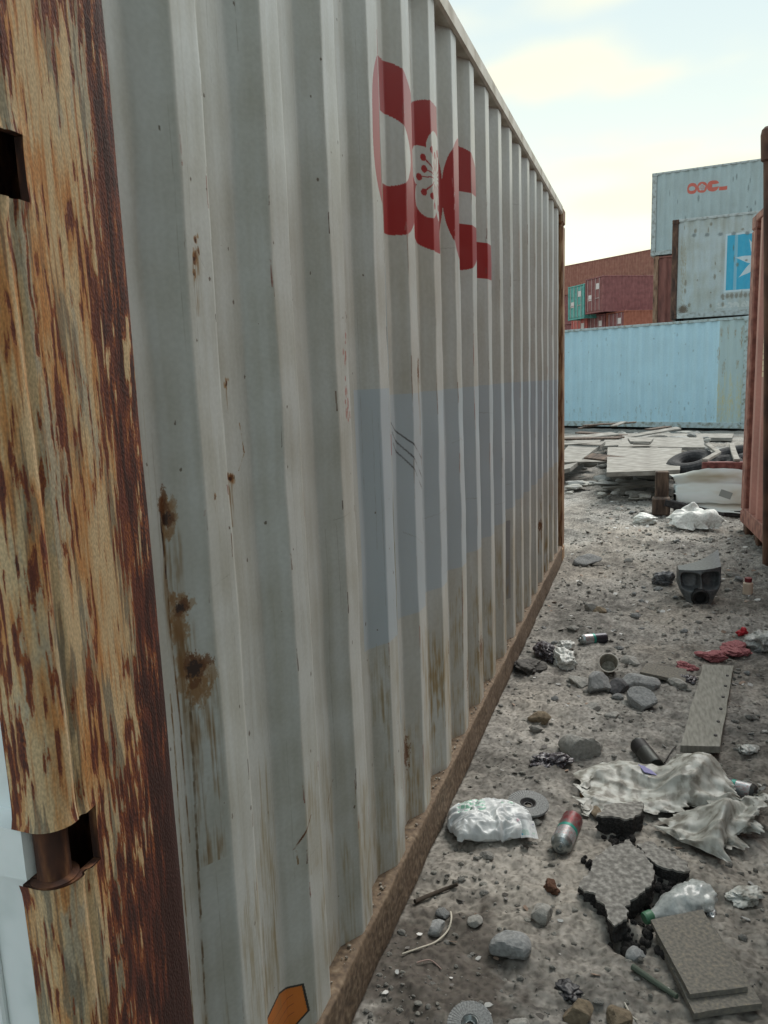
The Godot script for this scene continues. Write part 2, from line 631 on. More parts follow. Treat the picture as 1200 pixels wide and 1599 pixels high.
# crumpled film or cloth lump: soft folds with creases
func crumple(size: Vector3, sd: int, sub := 3, amp := 0.35, f := 90.0) -> MB:
	var q := ico(mini(sub + 1, 5))
	var P := PackedVector3Array()
	for p in q[0]:
		var w: Vector3 = p
		var wx := w + Vector3(n_gen.get_noise_3d(w.x * 70.0, w.y * 70.0, sd * 13.0), n_gen.get_noise_3d(w.y * 70.0, w.z * 70.0, sd * 19.0), n_gen.get_noise_3d(w.z * 70.0, w.x * 70.0, sd * 29.0)) * 0.9
		var a := 1.0 - 2.8 * absf(n_gen.get_noise_3d(wx.x * f + sd * 17.0, wx.y * f * 0.8, wx.z * f))
		var b := 1.0 - 2.8 * absf(n_gen.get_noise_3d(wx.x * f * 2.2, wx.y * f * 1.6 + sd * 23.0, wx.z * f * 2.2))
		var c := n_gen.get_noise_3d(w.x * 55.0, w.y * 55.0, w.z * 55.0 + sd * 41.0)
		var k := 0.84 + amp * (a * 0.55 + b * 0.13) + c * 0.7
		var o := w * k * size * 0.5
		o.y = maxf(o.y, -size.y * 0.30)
		P.append(o)
	var N := PackedVector3Array()
	N.resize(P.size())
	var m := MB.new()
	for t in q[1]:
		var n := (P[t[1]] - P[t[0]]).cross(P[t[2]] - P[t[0]])
		if n.dot(P[t[0]] + P[t[1]] + P[t[2]]) < 0.0:
			m.I.append_array([t[0], t[1], t[2]])
			n = -n
		else:
			m.I.append_array([t[0], t[2], t[1]])
		for e in t:
			N[e] += n
	for k in P.size():
		m.V.append(P[k])
		m.N.append(N[k].normalized() if N[k].length() > 0.0 else Vector3.UP)
		m.U.append(Vector2(P[k].x, P[k].z))
		m.C.append(Color.WHITE)
	return m

func cat_row(p: Array, t: float) -> Vector3:
	var s := t * (p.size() - 1)
	var i := clampi(int(s), 0, p.size() - 2)
	var f := s - i
	return (p[i] as Vector3).cubic_interpolate(p[i + 1], p[maxi(i - 1, 0)], p[mini(i + 2, p.size() - 1)], f)

# draped cloth through control points (x, height above ground, z)
func drape(ctrl: Array, nu: int, nv: int, wrinkle: float, sd: int, f := 300.0, thick := 0.002) -> MB:
	var P := []
	var T := []
	for i in nu:
		var u := float(i) / (nu - 1)
		var colm := []
		for row in ctrl:
			colm.append(cat_row(row, u))
		var line := []
		var tl := []
		for j in nv:
			var v := float(j) / (nv - 1)
			var p := cat_row(colm, v)
			var wx := p.x + n_gen.get_noise_2d(p.x * 160.0, p.z * 160.0 + sd * 70.0) * 0.10
			var wz := p.z + n_gen.get_noise_2d(p.x * 160.0 + 500.0, p.z * 160.0 + sd * 70.0) * 0.10
			var r := 1.0 - absf(n_gen.get_noise_3d((wx * 0.8 + wz * 0.6) * f, (wz * 0.8 - wx * 0.6) * f * 0.28, sd * 50.0)) * 2.6
			var r2 := 1.0 - absf(n_gen.get_noise_3d((wx * 0.3 - wz * 0.95) * f * 2.4, (wz * 0.3 + wx * 0.95) * f * 0.6, sd * 50.0 + 20.0)) * 2.6
			var edge := smoothstep(0.0, 0.12, minf(minf(u, 1.0 - u), minf(v, 1.0 - v)))
			var jag := (n_gen.get_noise_2d(u * 300.0 + sd * 9.0, v * 300.0) * 0.07 + n_gen.get_noise_2d(u * 1100.0 + sd * 9.0, v * 1100.0) * 0.02) * (1.0 - edge)
			p.x += jag
			p.z += jag * 0.7
			p.y = n_lump.get_noise_2d(p.x, p.z) * 0.022 + n_mid.get_noise_2d(p.x, p.z) * 0.010 + 0.009 + maxf(0.0, p.y + (r * wrinkle + r2 * wrinkle * 0.42) * (0.35 + edge * 0.65))
			line.append(p)
			tl.append(Vector2(u, v))
		P.append(line)
		T.append(tl)
	var m := MB.new()
	m.grid(P, true, T)
	return m

# base at the first point, lying from a to b
func lying(a: Vector3, b: Vector3, roll := 0.0) -> Transform3D:
	var y := (b - a).normalized()
	var x := y.cross(Vector3.UP).normalized()
	if x.length() < 0.1:
		x = Vector3.RIGHT
	var z := x.cross(y)
	var bs := Basis(x, y, z)
	return Transform3D(bs.rotated(y, roll), a)

func spray_can(a: Vector2, b: Vector2, r: float, L: float, label: String, M: Dictionary, lift := 0.0, roll := 0.0, tip := 0.0):
	# lies on the ground, base at a, nozzle towards b
	var d := (b - a).normalized()
	var pa := Vector3(a.x, gh(a.x, a.y) + r - 0.008 + lift, a.y)
	var e := a + d * L
	var pb := Vector3(e.x, gh(e.x, e.y) + r - 0.004 + lift + tip, e.y)
	var t := thing("spray_can", label, "spray can", Vector3.ZERO, 0.0, "discarded spray cans")
	t.transform = lying(pa, pb, roll)
	var m := MB.new()
	m.lathe([Vector2(0.0, 0.008), Vector2(r * 0.75, 0.004), Vector2(r * 0.93, 0.0), Vector2(r, 0.004), Vector2(r, L * 0.42)], 28)
	part(m, "body", M.body, t)
	m = MB.new()
	m.lathe([Vector2(r + 0.0004, L * 0.42), Vector2(r + 0.0004, L * 0.50)], 28)
	part(m, "colour_band", M.band, t)
	m = MB.new()
	m.lathe([Vector2(r, L * 0.50), Vector2(r, L * 0.78), Vector2(r * 0.97, L * 0.79)], 28)
	part(m, "label_sleeve", M.sleeve, t)
	m = MB.new()
	m.lathe([Vector2(r * 0.99, L * 0.785), Vector2(r * 1.02, L * 0.80), Vector2(r * 0.98, L * 0.815), Vector2(r * 0.85, L * 0.86), Vector2(r * 0.6, L * 0.895), Vector2(r * 0.5, L * 0.90), Vector2(r * 0.52, L * 0.93), Vector2(r * 0.36, L * 0.935), Vector2(r * 0.34, L * 0.915), Vector2(0.0, L * 0.915)], 28)
	part(m, "dome", M.metal, t)
	m = MB.new()
	m.lathe([Vector2(r * 0.14, L * 0.915), Vector2(r * 0.14, L * 0.97), Vector2(0, L * 0.97)], 12)
	part(m, "valve_stem", M.stem, t)

func plank(called: String, label: String, corners: Array, y_top: Array, thick: float, m: Material, category := "plank", group := "") -> Node3D:
	# corners: near left, near right, far right, far left in (x, z); top heights at each
	var c := Vector2.ZERO
	for p in corners:
		c += p
	c /= 4.0
	var t := thing(called, label, category, Vector3(c.x, 0, c.y), 0.0, group)
	var mb := MB.new()
	# subdivided and slightly warped slab
	var nu := 10
	var nv := 24
	var top := []
	var bot := []
	for i in nu + 1:
		var lt := []
		var lb := []
		for j in nv + 1:
			var u := float(i) / nu
			var v := float(j) / nv
			var q: Vector2 = (corners[0] as Vector2).lerp(corners[1], u).lerp((corners[3] as Vector2).lerp(corners[2], u), v)
			var y: float = lerpf(lerpf(y_top[0], y_top[1], u), lerpf(y_top[3], y_top[2], u), v)
			var ed := 1.0 if i == 0 or i == nu or j == 0 or j == nv else 0.0
			var wob := n_gen.get_noise_3d(q.x * 500.0, 0, q.y * 500.0) * 0.004 * ed
			y += n_gen.get_noise_2d(q.x * 300.0, q.y * 300.0) * 0.0015
			lt.append(Vector3(q.x - c.x + wob, y, q.y - c.y + wob))
			lb.append(Vector3(q.x - c.x + wob * 0.5, y - thick, q.y - c.y + wob * 0.5))
		top.append(lt)
		bot.append(lb)
	mb.grid(top, false)
	mb.grid(bot, true)
	var mid := Vector3(0, (y_top[0] + y_top[2]) * 0.5 - thick * 0.5, 0)
	for i in nu:
		mb.quad(top[i][0], top[i + 1][0], bot[i + 1][0], bot[i][0], mid)
		mb.quad(top[i][nv], top[i + 1][nv], bot[i + 1][nv], bot[i][nv], mid)
	for j in nv:
		mb.quad(top[0][j], top[0][j + 1], bot[0][j + 1], bot[0][j], mid)
		mb.quad(top[nu][j], top[nu][j + 1], bot[nu][j + 1], bot[nu][j], mid)
	part(mb, "board", m, t)
	return t

# irregular slab of asphalt or concrete; poly in (x, z) about its centre
func slab(called: String, label: String, pts: Array, y_top: float, thick: float, tilt: Vector3, m_top: Material, m_side: Material, sd: int):
	var c := Vector2.ZERO
	for p in pts:
		c += p
	c /= pts.size()
	var poly := PackedVector2Array()
	for k in pts.size():
		var a: Vector2 = pts[k]
		var b: Vector2 = pts[(k + 1) % pts.size()]
		var nseg := maxi(2, int(a.distance_to(b) / 0.006))
		for s in nseg:
			var q := a.lerp(b, float(s) / nseg)
			var nrm := (b - a).orthogonal().normalized()
			poly.append(q - c + nrm * (n_gen.get_noise_2d(q.x * 1400.0 + sd * 33.0, q.y * 1400.0) * 0.014 + n_gen.get_noise_2d(q.x * 5200.0 + sd * 33.0, q.y * 5200.0) * 0.007))
	var t := thing(called, label, "asphalt", Vector3(c.x, y_top, c.y), 0.0, "")
	t.rotation = tilt
	var mb := MB.new()
	mb.prism(poly, -0.006, 0.0, Transform3D.IDENTITY, true, true, false)
	part(mb, "crust", m_top, t)
	# broken flank under the crust: rough steps
	mb = MB.new()
	var P := []
	for k in poly.size() + 1:
		var q: Vector2 = poly[k % poly.size()]
		var row := []
		for j in 9:
			var f := float(j) / 8.0
			var s := 1.0 - 0.05 * f + n_gen.get_noise_3d(q.x * 2600.0, f * 420.0 + sd * 20.0, q.y * 2600.0) * 0.16 * minf(1.0, f * 4.0)
			row.append(Vector3(q.x * s, -0.006 - (thick - 0.006) * f, q.y * s))
		P.append(row)
	var area := 0.0
	for k in poly.size():
		area += poly[k].cross(poly[(k + 1) % poly.size()])
	mb.grid(P, area < 0.0)
	part(mb, "broken_edge", m_side, t)

# ------------------------------------------------------------------ the scene
func sky_image() -> Image:
	var w := 1024
	var h := 512
	var im := Image.create(w, h, false, Image.FORMAT_RGBF)
	var cl := fnl(5, 1.0, 5)
	for j in h:
		var el := PI / 2 - PI * (j + 0.5) / h
		var y := sin(el)
		for i in w:
			var az := TAU * (i + 0.5) / w   # 0 = towards -z, positive to the right
			var d := Vector3(sin(az) * cos(el), y, -cos(az) * cos(el))
			var up := clampf(y, 0.0, 1.0)
			var front := 0.5 + 0.5 * cos(az + 0.25)
			var glow := pow(front, 3.0)
			var low := exp(-up * 5.5)
			var c := Vector3(0.255, 0.315, 0.348).lerp(Vector3(0.235, 0.30, 0.34), glow)
			c = c.lerp(Vector3(0.72, 0.675, 0.42), low * (0.05 + 0.95 * glow))
			if y > 0.0:
				var p := Vector2(d.x, d.z) / (up + 0.16)
				var k := cl.get_noise_2d(p.x * 0.55 + 4.0, p.y * 1.3) * 1.0 + cl.get_noise_2d(p.x * 1.9, p.y * 4.0 + 9.0) * 0.3
				k = smoothstep(-0.10, 0.32, k)
				var tint := Vector3(0.33, 0.35, 0.34).lerp(Vector3(0.43, 0.41, 0.31), glow)
				c = c.lerp(tint, k * 0.75 * smoothstep(0.0, 0.10, up))
			else:
				c = c.lerp(Vector3(0.22, 0.21, 0.20), smoothstep(0.0, -0.05, y))
			im.set_pixel(i, j, Color(c.x, c.y, c.z))
	return im

func _ready():
	rng.seed = 20240611
	n_lump = fnl(11, 1.6, 3)
	n_mid = fnl(12, 7.0, 3)
	n_fine = fnl(13, 34.0, 3)
	n_gen = fnl(14, 0.01, 3)

	# ---- camera, sky, light, exposure
	var cam := Camera3D.new()
	cam.name = "camera"
	add_child(cam)
	cam.position = CAM_POS
	cam.rotation = Vector3(-0.171084, 0.331654, -0.037385)
	cam.fov = 66.49
	cam.near = 0.05
	cam.far = 1200.0
	cam.current = true

	var we := WorldEnvironment.new()
	we.name = "world_environment"
	var env := Environment.new()
	env.background_mode = Environment.BG_SKY
	var sky := Sky.new()
	var pano := PanoramaSkyMaterial.new()
	pano.panorama = tex(sky_image())
	sky.sky_material = pano
	env.sky = sky
	env.tonemap_mode = Environment.TONE_MAPPER_LINEAR
	env.tonemap_exposure = 2.65
	env.sdfgi_enabled = true
	env.ssao_enabled = true
	env.ssil_enabled = true
	we.environment = env
	add_child(we)

	var sun := DirectionalLight3D.new()
	sun.name = "sun"
	add_child(sun)
	sun.light_color = Color(1.0, 0.98, 0.95)
	sun.light_energy = 0.5
	sun.light_angular_distance = 36.0
	sun.shadow_enabled = true
	sun.look_at_from_position(Vector3(0.26, 0.74, -0.56) * 10.0, Vector3.ZERO)

	build_ground()
	build_near_container()
	build_other_containers()
	build_scrap()
	build_litter()
	build_stones()

# ------------------------------------------------------------------ ground
func build_ground():
	var xs := []
	var zs := []
	var x := -0.12
	while x < 1.75:
		xs.append(x)
		x += 0.0085
	var st := 0.0085
	while x < 400.0:
		xs.append(x)
		st *= 1.16
		x += st
	x = -0.12
	st = 0.0085
	var left := []
	while x > -400.0:
		st *= 1.16
		x -= st
		left.push_front(x)
	xs = left + xs
	var z := 0.35
	st = 0.007
	while z > -26.0:
		zs.append(z)
		z -= 0.0042 * maxf(1.5, CAM_POS.z - z)
	st = 0.12
	while z > -600.0:
		zs.append(z)
		st *= 1.25
		z -= st
	z = 0.35
	st = 0.02
	while z < 300.0:
		st *= 1.3
		z += st
		zs.push_front(z)
	var P := []
	var cols := []
	var n_a := fnl(31, 1.3, 4)
	var n_b := fnl(32, 9.0, 4)
	var n_c := fnl(33, 60.0, 2)
	for i in xs.size():
		var line := []
		var cl := []
		for j in zs.size():
			var px: float = xs[i]
			var pz: float = zs[j]
			line.append(Vector3(px, gh(px, pz), pz))
			var a := n_a.get_noise_2d(px, pz)
			var b := n_b.get_noise_2d(px, pz)
			var c := n_c.get_noise_2d(px, pz)
			var pale := clampf(0.52 + a * 0.70 + b * 0.65 + c * 0.35, 0.0, 1.0)
			# damp brown soil along the near foot of the wall
			var soil := smoothstep(1.0, 0.55, Vector2((px - 0.12) / 0.28, (pz + 1.02) / 0.30).length() + b * 0.5)
			var k := Color(0.135, 0.13, 0.12).lerp(Color(0.42, 0.408, 0.38), pale)
			k = k.lerp(k * Color(1.0, 0.965, 0.92), clampf(n_a.get_noise_2d(px * 0.6 + 40.0, pz * 0.6) * 2.0 + 0.3, 0.0, 1.0))
			k = k.lerp(Color(0.10, 0.086, 0.073), soil * 0.85)
			cl.append(k)
		P.append(line)
		cols.append(cl)
	var m := MB.new()
	m.use_color = true
	m.grid(P, false, [], cols)
	var gm := mottled([[0.0, rgb(120, 118, 115)], [0.4, rgb(205, 203, 200)], [0.6, rgb(232, 230, 228)], [1.0, rgb(255, 255, 255)]], 2.3, 0.95, 41, 0.035, 6, 1, 1, 0.0, 0.0, 512)
	gm.vertex_color_use_as_albedo = true
	gm.uv1_world_triplanar = true
	struct(m, "ground", gm)

# ------------------------------------------------------------------ the long container on the left
func build_near_container():
	var cream := rgb(190, 193, 189)
	var rust := rgb(96, 58, 30)
	var dark := rgb(46, 28, 20)
	var nz := fnl(61, 0.01, 4)
	var t := thing("shipping_container", "long cream corrugated shipping container with red lettering and rusty corner post", "container", Vector3.ZERO, PI / 2, "")
	# --- nearest sheet
	var im := paint_image(1024, 2048, cream, rgb(140, 136, 118), 101, 0.55, rgb(70, 56, 42), 240, 24)
	var cv := Canvas.new(im, -POST_W, 1.1525, 0.125, 2.406, nz)
	for s in [[0.324, 1.268, 0.016, 0.030], [0.335, 1.128, 0.014, 0.020], [0.348, 1.035, 0.026, 0.040], [0.521, 1.293, 0.014, 0.010], [0.53, 1.448, 0.006, 0.006], [0.405, 1.655, 0.005, 0.006], [0.398, 1.63, 0.007, 0.010], [0.395, 1.607, 0.004, 0.007], [0.41, 1.64, 0.003, 0.006], [0.407, 1.278, 0.003, 0.005]]:
		cv.runs(-s[0], s[1] + s[3] * 0.6, s[2] * 1.3, s[3] * 9.0, rgb(118, 86, 48), 0.85)
		for e in 9:
			var oz: float = rng.randfn() * s[2] * 0.5
			var oy: float = rng.randfn() * s[3] * 0.55
			cv.blot(-s[0] + oz, s[1] + oy, s[2] * rng.randf_range(0.3, 0.7), s[3] * rng.randf_range(0.3, 0.8), rgb(130, 90, 48), 0.42, 0.5, 40.0)
		for e in 6:
			var oz: float = rng.randfn() * s[2] * 0.32
			var oy: float = rng.randfn() * s[3] * 0.38
			cv.blot(-s[0] + oz, s[1] + oy, s[2] * rng.randf_range(0.2, 0.5), s[3] * rng.randf_range(0.2, 0.6), rust, 0.7, 0.5, 60.0)
		cv.blot(-s[0] + s[2] * 0.15, s[1] - s[3] * 0.3, s[2] * 0.42, s[3] * 0.34, dark, 0.9, 0.5, 80.0)
	cv.line(-0.314, 1.27, -0.317, 1.17, 0.004, dark, 1.2)
	cv.line(-0.318, 1.25, -0.315, 0.75, 0.003, rgb(104, 76, 44), 0.9)
	cv.line(-0.30, 1.0, -0.285, 0.45, 0.004, rgb(110, 84, 48), 0.9)
	cv.line(-0.335, 0.99, -0.318, 0.42, 0.003, rgb(88, 66, 40), 0.8)
	cv.line(-0.562, 1.38, -0.57, 1.33, 0.004, rgb(120, 84, 44), 1.2)
	cv.line(-0.572, 1.33, -0.548, 1.30, 0.004, rgb(120, 84, 44), 1.2)
	cv.line(-0.625, 0.545, -0.675, 0.592, 0.005, rust, 1.4)
	cv.line(-0.63, 0.54, -0.632, 0.51, 0.004, rgb(120, 90, 50), 1.0)
	cv.line(-0.84, 0.52, -0.87, 0.56, 0.003, rust, 0.9)
	# chipped paint along the ridges
	for k in 4:
		var s0: float = -RIDGE0 + k * PITCH
		for q in 26:
			var e: float = s0 + (0.036 if rng.randf() < 0.7 else -0.036) + rng.randf_range(-0.004, 0.004)
			var y := rng.randf_range(0.3, 1.9)
			var ln := rng.randf_range(0.006, 0.05)
			cv.line(-e, y, -e - rng.randf_range(-0.002, 0.002), y - ln, rng.randf_range(0.0015, 0.004), [rgb(90, 66, 52), rgb(120, 70, 60), rgb(64, 52, 44)][q % 3], 0.9)
	for q in 16:
		var y := rng.randf_range(1.36, 1.55)
		cv.blot(-0.978 + rng.randf_range(-0.012, 0.012), y, 0.003, rng.randf_range(0.004, 0.012), rgb(160, 96, 88), 0.8)
	# scuffs
	for q in 9:
		var s := rng.randf_range(0.3, 1.3)
		var y := rng.randf_range(0.4, 1.9)
		cv.line(-s, y, -s - rng.randf_range(0.02, 0.09), y - rng.randf_range(-0.03, 0.05), 0.0015, rgb(120, 118, 112), 0.55)
	# repainted grey blue field, start
	var bluegrey := rgb(172, 184, 191)
	cv.shape(-1.117, -1.3729, 0.772, 1.42, bluegrey, func(_z, y): return y > 0.772 + nz.get_noise_1d(_z * 900.0) * 0.004, 0.92)
	# orange warning placard
	var plc := PackedVector2Array([Vector2(0.628, 0.247), Vector2(0.637, 0.178), Vector2(0.60, 0.16), Vector2(0.52, 0.17), Vector2(0.50, 0.265), Vector2(0.562, 0.276)])
	var pin := PackedVector2Array()
	for p in plc:
		pin.append(p.lerp(Vector2(0.572, 0.216), 0.075))
	cv.shape(-0.49, -0.65, 0.14, 0.29, rgb(30, 32, 30), func(zz, y): return Geometry2D.is_point_in_polygon(Vector2(-zz, y), plc))
	cv.shape(-0.49, -0.65, 0.14, 0.29, rgb(196, 112, 34), func(zz, y): return Geometry2D.is_point_in_polygon(Vector2(-zz, y), pin))
	for q in 3:
		cv.line(-0.525, 0.238 - q * 0.02, -0.605, 0.236 - q * 0.02, 0.004, rgb(120, 52, 22), 0.9)
	# letters begin on this sheet
	var red := rgb(148, 42, 42)
	draw_mark(cv, -1.215, 2.03, 1.0, red, cream)
	# fine vertical scratches and drips in the paint
	for q in 110:
		var s := rng.randf_range(0.23, 1.36)
		var y := rng.randf_range(0.4, 2.5)
		cv.line(-s, y, -s - rng.randf_range(-0.003, 0.003), y - rng.randf_range(0.05, 0.5), 0.0012, [rgb(124, 118, 104), rgb(106, 100, 88), rgb(150, 140, 112)][q % 3], 0.42)
	for q in 120:
		cv.blot(-rng.randf_range(0.23, 1.36), rng.randf_range(0.2, 2.4), rng.randf_range(0.0012, 0.003), rng.randf_range(0.0015, 0.005), rgb(84, 74, 62), 0.8)
	# brown run-off stain near the floor rail
	for q in 46:
		var s := rng.randf_range(0.24, 1.36)
		cv.runs(-s, rng.randf_range(0.22, 0.8), rng.randf_range(0.01, 0.05), rng.randf_range(0.15, 0.55), rgb(138, 120, 84), 0.5)
	var pm := mat(Color.WHITE, 0.33)
	pm.albedo_texture = tex(im)
	pm.metallic_specular = 0.5
	# --- further sheets share one painted image
	var im2 := paint_image(2048, 1024, cream, rgb(146, 138, 118), 131, 0.5, rgb(80, 60, 44), 244, 16)
	var cv2 := Canvas.new(im2, -1.3729, 3.8171, 0.125, 2.406, nz)
	cv2.shape(-1.3729, -5.19, 0.772, 1.40, bluegrey, func(zz, y): return y > (0.762 if zz > -3.0 else 0.80) + nz.get_noise_1d(zz * 900.0) * 0.006 and y < 1.385 + 0.03 * (zz + 5.19) / 3.8, 0.85)
	cv2.shape(-2.85, -3.1, 0.35, 0.74, rgb(132, 134, 136), func(zz, y): return zz < -2.9, 0.7)
	cv2.blot(-3.5, 1.09, 0.05, 0.15, rgb(110, 106, 108), 0.8, 0.8, 30.0)
	cv2.line(-1.379, 1.326, -1.56, 1.20, 0.004, rgb(78, 80, 82), 0.9)
	cv2.line(-1.385, 1.30, -1.556, 1.15, 0.005, rgb(84, 86, 88), 0.8)
	cv2.line(-1.39, 1.27, -1.55, 1.12, 0.004, rgb(84, 86, 88), 0.8)
	draw_mark(cv2, -1.215, 2.03, 1.0, red, cream)
	for s in [[1.53, 1.461, 0.008, 0.03], [1.352, 0.565, 0.015, 0.04], [1.603, 0.556, 0.02, 0.05], [1.832, 0.539, 0.02, 0.04], [1.41, 0.36, 0.014, 0.05], [1.62, 0.32, 0.014, 0.03], [2.1, 0.33, 0.03, 0.06], [2.33, 0.36, 0.03, 0.05], [4.2, 0.5, 0.03, 0.03], [4.7, 1.0, 0.02, 0.04]]:
		cv2.runs(-s[0], s[1], s[2] * 1.3, s[3] * 6.0, rgb(122, 92, 54), 0.7)
		cv2.blot(-s[0], s[1], s[2], s[3], rust, 0.85, 0.9, 30.0)
	for q in 130:
		var s := rng.randf_range(1.4, 5.15)
		cv2.runs(-s, rng.randf_range(0.2, 0.75), rng.randf_range(0.02, 0.07), rng.randf_range(0.15, 0.6), rgb(146, 122, 80), 0.55)
	for k in range(4, 18):
		var s0: float = -RIDGE0 + k * PITCH
		for q in 14:
			var e: float = s0 + (-0.036 if rng.randf() < 0.7 else 0.036)
			var y := rng.randf_range(0.3, 2.3)
			cv2.line(-e, y, -e, y - rng.randf_range(0.01, 0.12), rng.randf_range(0.002, 0.005), [rgb(96, 74, 60), rgb(140, 90, 78), rgb(110, 98, 86)][q % 3], 0.7)
	for q in 90:
		var rk: float = -RIDGE0 + (3 + q % 6) * PITCH + (0.036 if q % 2 == 0 else -0.036) + rng.randfn() * 0.006
		var ry := rng.randf_range(1.84, 2.22)
		cv2.line(-rk, ry, -rk - rng.randfn() * 0.004, ry - rng.randf_range(0.005, 0.04), rng.randf_range(0.002, 0.005), [cream, rgb(150, 120, 112), rgb(110, 90, 84)][q % 3], 0.8)
	for q in 24:
		var rz := rng.randf_range(1.4, 4.8)
		var ry := rng.randf_range(0.5, 2.3)
		cv2.line(-rz, ry, -rz - rng.randf_range(0.05, 0.3), ry + rng.randf_range(-0.06, 0.06), 0.003, rgb(128, 126, 122), 0.5)
	var pm2 := mat(Color.WHITE, 0.30)
	pm2.albedo_texture = tex(im2)
	var cuts := [POST_W, 1.3729, 2.4686, 3.8382, 5.19]
	for k in 4:
		var m := MB.new()
		var u0 := POST_W if k == 0 else 1.3729
		var ul := 1.1525 if k == 0 else 3.8171
		corrugated(m, corrugation(cuts[k], cuts[k + 1], -RIDGE0, PITCH, 0.072, 0.058, -0.048, -0.012), 0.125, 2.531, 60, u0, ul, 0.0046, k)
		part(m, "side_panel", pm if k == 0 else pm2, t)
		if k > 0:
			var sm := MB.new()
			sm.box(Vector3(0.006, 2.39, 0.004), 0.0015, Transform3D(Basis.IDENTITY, Vector3(cuts[k], 1.33, -0.0475)))
			part(sm, "weld_seam", pm2, t)
	# --- rails
	var rail_mat := mottled([[0.0, rgb(66, 54, 44)], [0.4, rgb(94, 78, 62)], [0.65, rgb(110, 93, 75)], [1.0, rgb(140, 126, 106)]], 1.7, 0.85, 71, 0.09, 6, 1, 1, 0.15)
	var top_mat := mottled([[0.0, rgb(150, 140, 122)], [0.5, rgb(190, 186, 172)], [1.0, rgb(205, 202, 192)]], 1.4, 0.5, 72, 0.02, 4)
	var rl := MB.new()
	var RP := []
	for k in 421:
		var q := lerpf(0.22, 5.27, k / 420.0)
		var row := []
		for e in [[0.0, -0.06, 0.0], [0.0, -0.006, 0.3], [0.006, 0.0, 1.0], [0.035, 0.0, 1.0], [0.07, 0.0, 1.0], [0.105, 0.0, 1.0], [0.131, 0.0, 1.0], [0.137, -0.005, 1.0], [0.138, -0.03, 0.5], [0.138, -0.07, 0.0]]:
			var dn: float = (n_gen.get_noise_2d(q * 420.0, e[0] * 900.0) * 0.006 + n_gen.get_noise_2d(q * 2600.0, e[0] * 2600.0 + 50.0) * 0.0022) * e[2]
			row.append(Vector3(q, e[0] + dn * 0.3 + 0.001, e[1] + dn - 0.001))
		RP.append(row)
	rl.grid(RP)
	part(rl, "bottom_rail", rail_mat, t)
	part(bx(Vector3(5.06, 0.06, 0.062), Vector3(2.745, 2.561, -0.031), 0.008), "top_rail", top_mat, t)
	# dust and crumbs lying on the ledge are stuff on the rail
	var crumbs := MB.new()
	for q in 160:
		var s := rng.randf_range(0.3, 4.5)
		var r := rng.randf_range(0.001, 0.004)
		crumbs.box(Vector3(r * 2, r, r * 1.4), 0.0, Transform3D(Basis(Vector3.UP, rng.randf() * TAU), Vector3(s, 0.141 + r * 0.5, rng.randf_range(-0.03, -0.014))))
	var co := part(crumbs, "dirt_crumbs", mottled([[0.0, rgb(96, 88, 78)], [1.0, rgb(170, 164, 154)]], 9.0, 0.95, 73), t)
	co.set_meta("kind", "stuff")
	# --- far corner post
	var far_mat := mottled([[0.0, rgb(60, 36, 24)], [0.45, rgb(112, 76, 48)], [0.6, rgb(150, 118, 84)], [1.0, rgb(170, 150, 120)]], 2.2, 0.8, 74, 0.03, 5, 1, 5, 0.2)
	part(bx(Vector3(0.16, 2.355, 0.15), Vector3(LEN - 0.089, 1.295, -0.077), 0.012), "corner_post", far_mat, t)
	part(bx(Vector3(0.09, 2.36, 0.05), Vector3(5.235, 1.32, -0.055), 0.006), "post_flange", far_mat, t)
	for y in [0.059, HGT - 0.059]:
		part(bx(Vector3(0.178, 0.118, 0.162), Vector3(LEN - 0.089, y, -0.081), 0.016), "corner_casting", far_mat, t)
		part(bx(Vector3(0.178, 0.118, 0.162), Vector3(0.089, y, -0.083), 0.016), "corner_casting", far_mat, t)
	# --- rest of the body
	var plain := mat(cream, 0.5)
	part(bx(Vector3(5.3, 0.03, 2.3), Vector3(2.73, 2.572, -1.22), 0.006), "roof", plain, t)
	part(bx(Vector3(5.0, 2.45, 0.04), Vector3(2.73, 1.3, -2.40), 0.006), "back_panel", plain, t)
	part(bx(Vector3(0.04, 2.45, 2.2), Vector3(LEN - 0.06, 1.3, -1.24), 0.006), "end_panel", plain, t)
	part(bx(Vector3(5.2, 0.05, 2.28), Vector3(2.73, 0.12, -1.22), 0.006), "floor_deck", rail_mat, t)
	# --- rusted near corner post
	var post_im := post_image(512, 2048)
	var pst := mat(Color.WHITE, 0.82)
	pst.albedo_texture = tex(post_im[0])
	pst.heightmap_enabled = true
	pst.heightmap_texture = tex(post_im[1])
	pst.heightmap_scale = 0.18
	var rusty := mottled([[0.0, rgb(38, 24, 20)], [0.45, rgb(70, 42, 30)], [0.7, rgb(104, 66, 42)], [1.0, rgb(150, 110, 74)]], 5.0, 0.9, 75, 0.03, 5, 1, 4, 0.25)
	var path := [Vector2(0.2204, -0.05), Vector2(0.2204, -0.004), Vector2(0.2164, 0.0)]
	for k in 12:
		path.append(Vector2(lerpf(0.20, 0.052, k / 11.0), 0.0))
	path.append_array([Vector2(0.047, -0.0005), Vector2(0.044, -0.004), Vector2(0.038, -0.004), Vector2(0.035, -0.0005)])
	for k in 8:
		var a := PI / 2 + PI / 2 * k / 7.0
		path.append(Vector2(0.030, -0.030) + Vector2(cos(a), sin(a)) * 0.030)
	path.append(Vector2(0.0, -0.055))
	var arc := [0.0]
	for k in range(1, path.size()):
		arc.append(arc[k - 1] + path[k].distance_to(path[k - 1]))
	var inner := [Vector2(0.010, -0.055)]
	for k in 8:
		var a := PI - PI / 2 * k / 7.0
		inner.append(Vector2(0.030, -0.030) + Vector2(cos(a), sin(a)) * 0.020)
	inner.append_array([Vector2(0.2104, -0.010), Vector2(0.2104, -0.05)])
